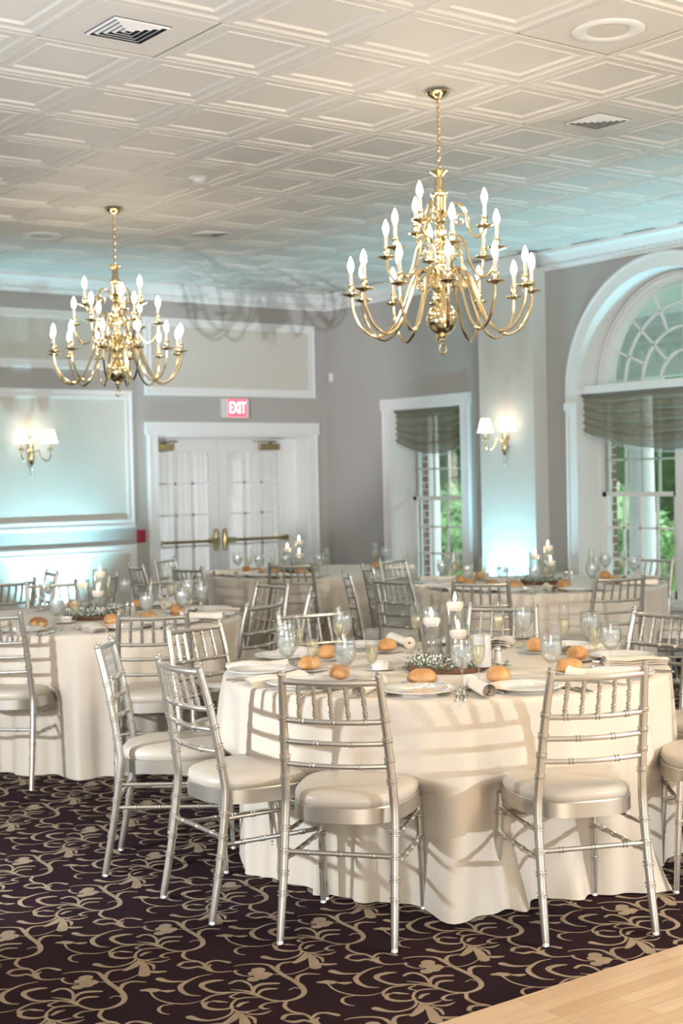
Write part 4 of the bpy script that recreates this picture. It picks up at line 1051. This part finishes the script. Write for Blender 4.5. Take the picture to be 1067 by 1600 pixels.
# plate angle for each place at the nearest table, others follow the chair
PANG = dict(C1=222, C2=252, C3=184, C4=152, C5=115, C6=78, C7=42, C8=5, C10=331, C9=291)
def place_setting(key, c, ang, phrase, i):
    th = R_(ang); T = TN[key]
    def P(da, r): a = th+R_(da); return (c[0]+r*math.cos(a), c[1]+r*math.sin(a), ZT)
    rz = th+PI/2    # local +y points to the table centre when rotated by this
    at = 'on the %s by its %s' % (T, phrase)
    PL.put(P(0, .765), rz, 'white dinner plate '+at, 'dinner plates')
    sp = P(-1.5, .565); SP.put(sp, rz, 'small white bread plate '+at, 'bread plates')
    RO[i % 3].put((sp[0], sp[1], sp[2]+.0065), rz+random.uniform(-.8, .8), 'golden bread roll '+at, 'bread rolls')
    GO.put(P(12.5, .69), random.random()*6, 'water goblet with ice '+at, 'water goblets')
    FL.put(P(20.5 if i % 2 else 19, .62), random.random()*6, 'champagne flute half full '+at, 'champagne flutes')
    if i in (0, 1, 5, 8) or i > 9 and i % 2: NR.put(P(-13.5, .775), rz+R_(-8), 'ivory napkin rolled up '+at, 'rolled napkins')
    else: NF.put(P(-13.5, .775), rz+PI+R_(-6), 'ivory napkin folded flat '+at, 'folded napkins')
    KN.put(P(10.6, .825), rz+R_(4), 'inner steel knife '+at, 'table knives')
    KN.put(P(12.2, .83), rz+R_(6), 'outer steel knife '+at, 'table knives')
    FK.put(P(-10.0+.9, .71), rz, 'steel fork '+at, 'table forks')
cnt = 0
for nm, x, y, f, tb, lb, pl in CHAIRS:
    if not tb: continue
    c = TAB[tb]
    ang = PANG.get(nm) if tb == 'T1' else math.degrees(math.atan2(y-c[1], x-c[0]))
    place_setting(tb, c, ang, pl, cnt); cnt += 1

# ---- centrepieces
def kvase(h, wl, name='cylinder_vase'):
    t = thing(name, '', 'candle vase'); mb = MB()
    mb.lathe([(0, .0), (.042, .0), (.0425, .004), (.0425, h), (.0405, h), (.0405, .010), (0, .010)], 32); mb.build('glass', 'glass', t)
    mb = MB(); mb.lathe([(0, .011), (.040, .011), (.040, wl), (0, wl)], 28); mb.build('water', 'water', t)
    return Kind(t)
def kcandle():
    t = thing('floating_candle', '', 'candle'); mb = MB()
    mb.lathe([(0, -.018), (.024, -.016), (.034, -.004), (.037, .010), (.036, .016), (.028, .018), (.012, .013), (0, .013)], 28); mb.build('wax', 'wax', t)
    mb = MB(); mb.tube([(0, 0, .012), (.001, 0, .024)], .0012, 5); mb.build('wick', 'wick', t)
    mb = MB(); mb.lathe([(0, .020), (.005, .026), (.0068, .034), (.005, .044), (.002, .055), (0, .062)], 12); mb.build('flame', 'flame', t)
    return Kind(t)
V = [kvase(.205, .165), kvase(.262, .225), kvase(.165, .12)]
CA = kcandle()
def kslab():
    t = thing('wood_slab', '', 'wood slab'); mb = MB(); rnd = random.Random(2)
    ph = rnd.uniform(0, 6)
    mb.grid(lambda u, v: ((.165+.008*math.sin(5*2*PI*u+ph)+.004*math.sin(13*2*PI*u)+.004*math.sin(PI*v))*math.cos(2*PI*u), (.165+.008*math.sin(5*2*PI*u+ph)+.004*math.sin(13*2*PI*u))*math.sin(2*PI*u), .022*v), 60, 3, wrap=True)
    mb.build('bark', 'bark', t)
    mb = MB(); mb.add([((.164+.008*math.sin(5*2*PI*k/60+ph))*math.cos(2*PI*k/60), (.164+.008*math.sin(5*2*PI*k/60+ph))*math.sin(2*PI*k/60), .0215) for k in range(60)], [tuple(range(60))]); mb.build('cut_face', 'woodtop', t, smooth=0)
    return Kind(t)
def kgreens():
    t = thing('greenery_garland', '', 'flowers'); rnd = random.Random(11)
    mb = MB(); mb2 = MB(); mb3 = MB()
    for k in range(330):
        a = rnd.uniform(0, 2*PI); r = rnd.gauss(.135, .024); z = abs(rnd.gauss(.022, .020)); s = rnd.uniform(.010, .022)
        c = Vector((r*math.cos(a), r*math.sin(a), z)); d = Vector((rnd.gauss(0, 1), rnd.gauss(0, 1), rnd.gauss(0, .5))).normalized(); n = d.cross(Vector((rnd.gauss(0, 1), rnd.gauss(0, 1), 1))).normalized()
        u = n*s*.32; bd = d.cross(n)*s*.12
        mb.add([c-d*s, c+u+bd, c+d*s, c-u+bd], [(0, 1, 2, 3)])
    for k in range(420):
        a = rnd.choice((rnd.uniform(2.4, 4.6), rnd.uniform(-1.2, .9))); r = rnd.gauss(.135, .022); z = rnd.uniform(.02, .062)
        mb2.ell((r*math.cos(a), r*math.sin(a), z), rnd.uniform(.0028, .0045), 5, 4)
    for k in range(16):
        a = rnd.uniform(0, 2*PI); r = rnd.uniform(.15, .20); c = Vector((r*math.cos(a), r*math.sin(a), rnd.uniform(.012, .04))); d = Vector((math.cos(a+rnd.uniform(-.6, .6)), math.sin(a), .25)).normalized(); s = .024
        u = d.cross(Vector((0, 0, 1))).normalized()*s*.45
        mb3.add([c-d*s, c-d*s*.3+u, c+d*s*.6+u*.7, c+d*s, c+d*s*.6-u*.7, c-d*s*.3-u], [(0, 1, 2, 3, 4, 5)])
    mb.build('leaves', 'leafd', t, smooth=0); mb2.build('white_blossom', 'bloom', t); mb3.build('eucalyptus_leaves', 'euca', t, smooth=0)
    return Kind(t)
def kshaker():
    t = thing('glass_shaker', '', 'shaker'); mb = MB()
    mb.lathe([(0, 0), (.017, 0), (.018, .004), (.015, .055), (.014, .058), (0, .058)], 12); mb.build('jar', 'frost', t)
    mb = MB(); mb.lathe([(.0150, .056), (.0155, .066), (.012, .076), (0, .079)], 16); mb.build('cap', 'steel', t); return Kind(t)
def kbutter():
    t = thing('butter_dish', '', 'dish'); mb = MB()
    mb.lathe([(0, .0), (.03, .0), (.062, .008), (.063, .010), (.03, .005), (0, .005)], 28); mb.build('saucer', 'china', t)
    mb = MB(); mb.lathe([(0, .005), (.034, .005), (.040, .034), (.0385, .035), (.036, .012), (0, .011)], 28); mb.build('bowl', 'china', t); return Kind(t)
SL, GR, SH, BU = kslab(), kgreens(), kshaker(), kbutter()
cu2 = Vector((math.sin(YAW), math.cos(YAW))); cr2 = Vector((math.cos(YAW), -math.sin(YAW)))
for key, c in TAB.items():
    T = TN[key]; C = Vector(c)
    if key == 'T1': off = (0.0, -.10)
    elif key == 'T3': off = (-.14, -.1)
    else: off = (.04, 0)
    C0 = C + cr2*off[0] + cu2*off[1]
    def Q(a, b, z=0): q = C0+cr2*a+cu2*b; return (q.x, q.y, ZT+z)
    SL.put(Q(0, 0), .3, 'round slab of wood with bark edge under the candles on the '+T, 'wood slabs')
    gr = GR.put(Q(0, 0, .012), .2+PI*.1, 'ring of sage leaves and white blossom round the candles on the '+T, 'greenery')
    for i, (a, b, h, nm) in enumerate(((-.055, .02, .165, 'middle height'), (.045, .055, .225, 'tallest'), (.048, -.05, .12, 'shortest'))):
        V[i].put(Q(a, b, .0225), 0, 'clear cylinder vase with water, %s of three on the %s' % (nm, T), 'cylinder vases')
        CA.put(Q(a, b, .0225+h+.004), i, 'lit floating candle in the %s vase on the %s' % (nm, T), 'floating candles')
    SH.put(Q(.19, .14), 0, 'glass salt shaker with steel cap, left of the pair on the '+T, 'shakers')
    SH.put(Q(.225, .125), 0, 'glass pepper shaker with steel cap, right of the pair on the '+T, 'shakers')
    BU.put(Q(-.27, .02) if key != 'T2' else Q(-.10, -.28), 0, 'small white butter dish on a saucer on the '+T, 'butter dishes')
t = thing('votive_glass', 'frosted white glass cylinder right of the candles on the nearest table', 'glass'); C0 = Vector(TAB['T1'])+cu2*-.10
q = C0+cr2*.135-cu2*.09; t.location = (q.x, q.y, ZT+.0215)
mb = MB(); mb.lathe([(0, 0), (.040, 0), (.0405, .004), (.0405, .125), (.038, .125), (.038, .01), (0, .01)], 28); mb.build('glass', 'frost', t)

t = thing('eucalyptus_sprig', 'blue green eucalyptus sprig lying right of the candles on the nearest table', 'sprig')
q = C0+cr2*.235-cu2*.03; t.location = (q.x, q.y, ZT+.002)
mb = MB(); mb.tube(spline([(-.06, .01, .004), (-.02, 0, .018), (.03, -.01, .012)], 4), .0016, 5); mb.build('stem', 'leafd', t)
mb = MB(); _r = random.Random(8)
for k in range(7):
    a = -PI+k*.95; b = Vector((-.05+.013*k, .005-.002*k, .016)); d = Vector((math.cos(a), math.sin(a)*.8, .35*math.sin(k*2.0))).normalized(); u = d.cross(Vector((0, 0, 1))).normalized()*.010
    mb.add([b, b+d*.018+u, b+d*.034+u*.7+Vector((0, 0, .002)), b+d*.042, b+d*.034-u*.7, b+d*.018-u], [(0, 1, 2, 3, 4, 5)])
mb.build('leaves', 'euca', t, smooth=0)
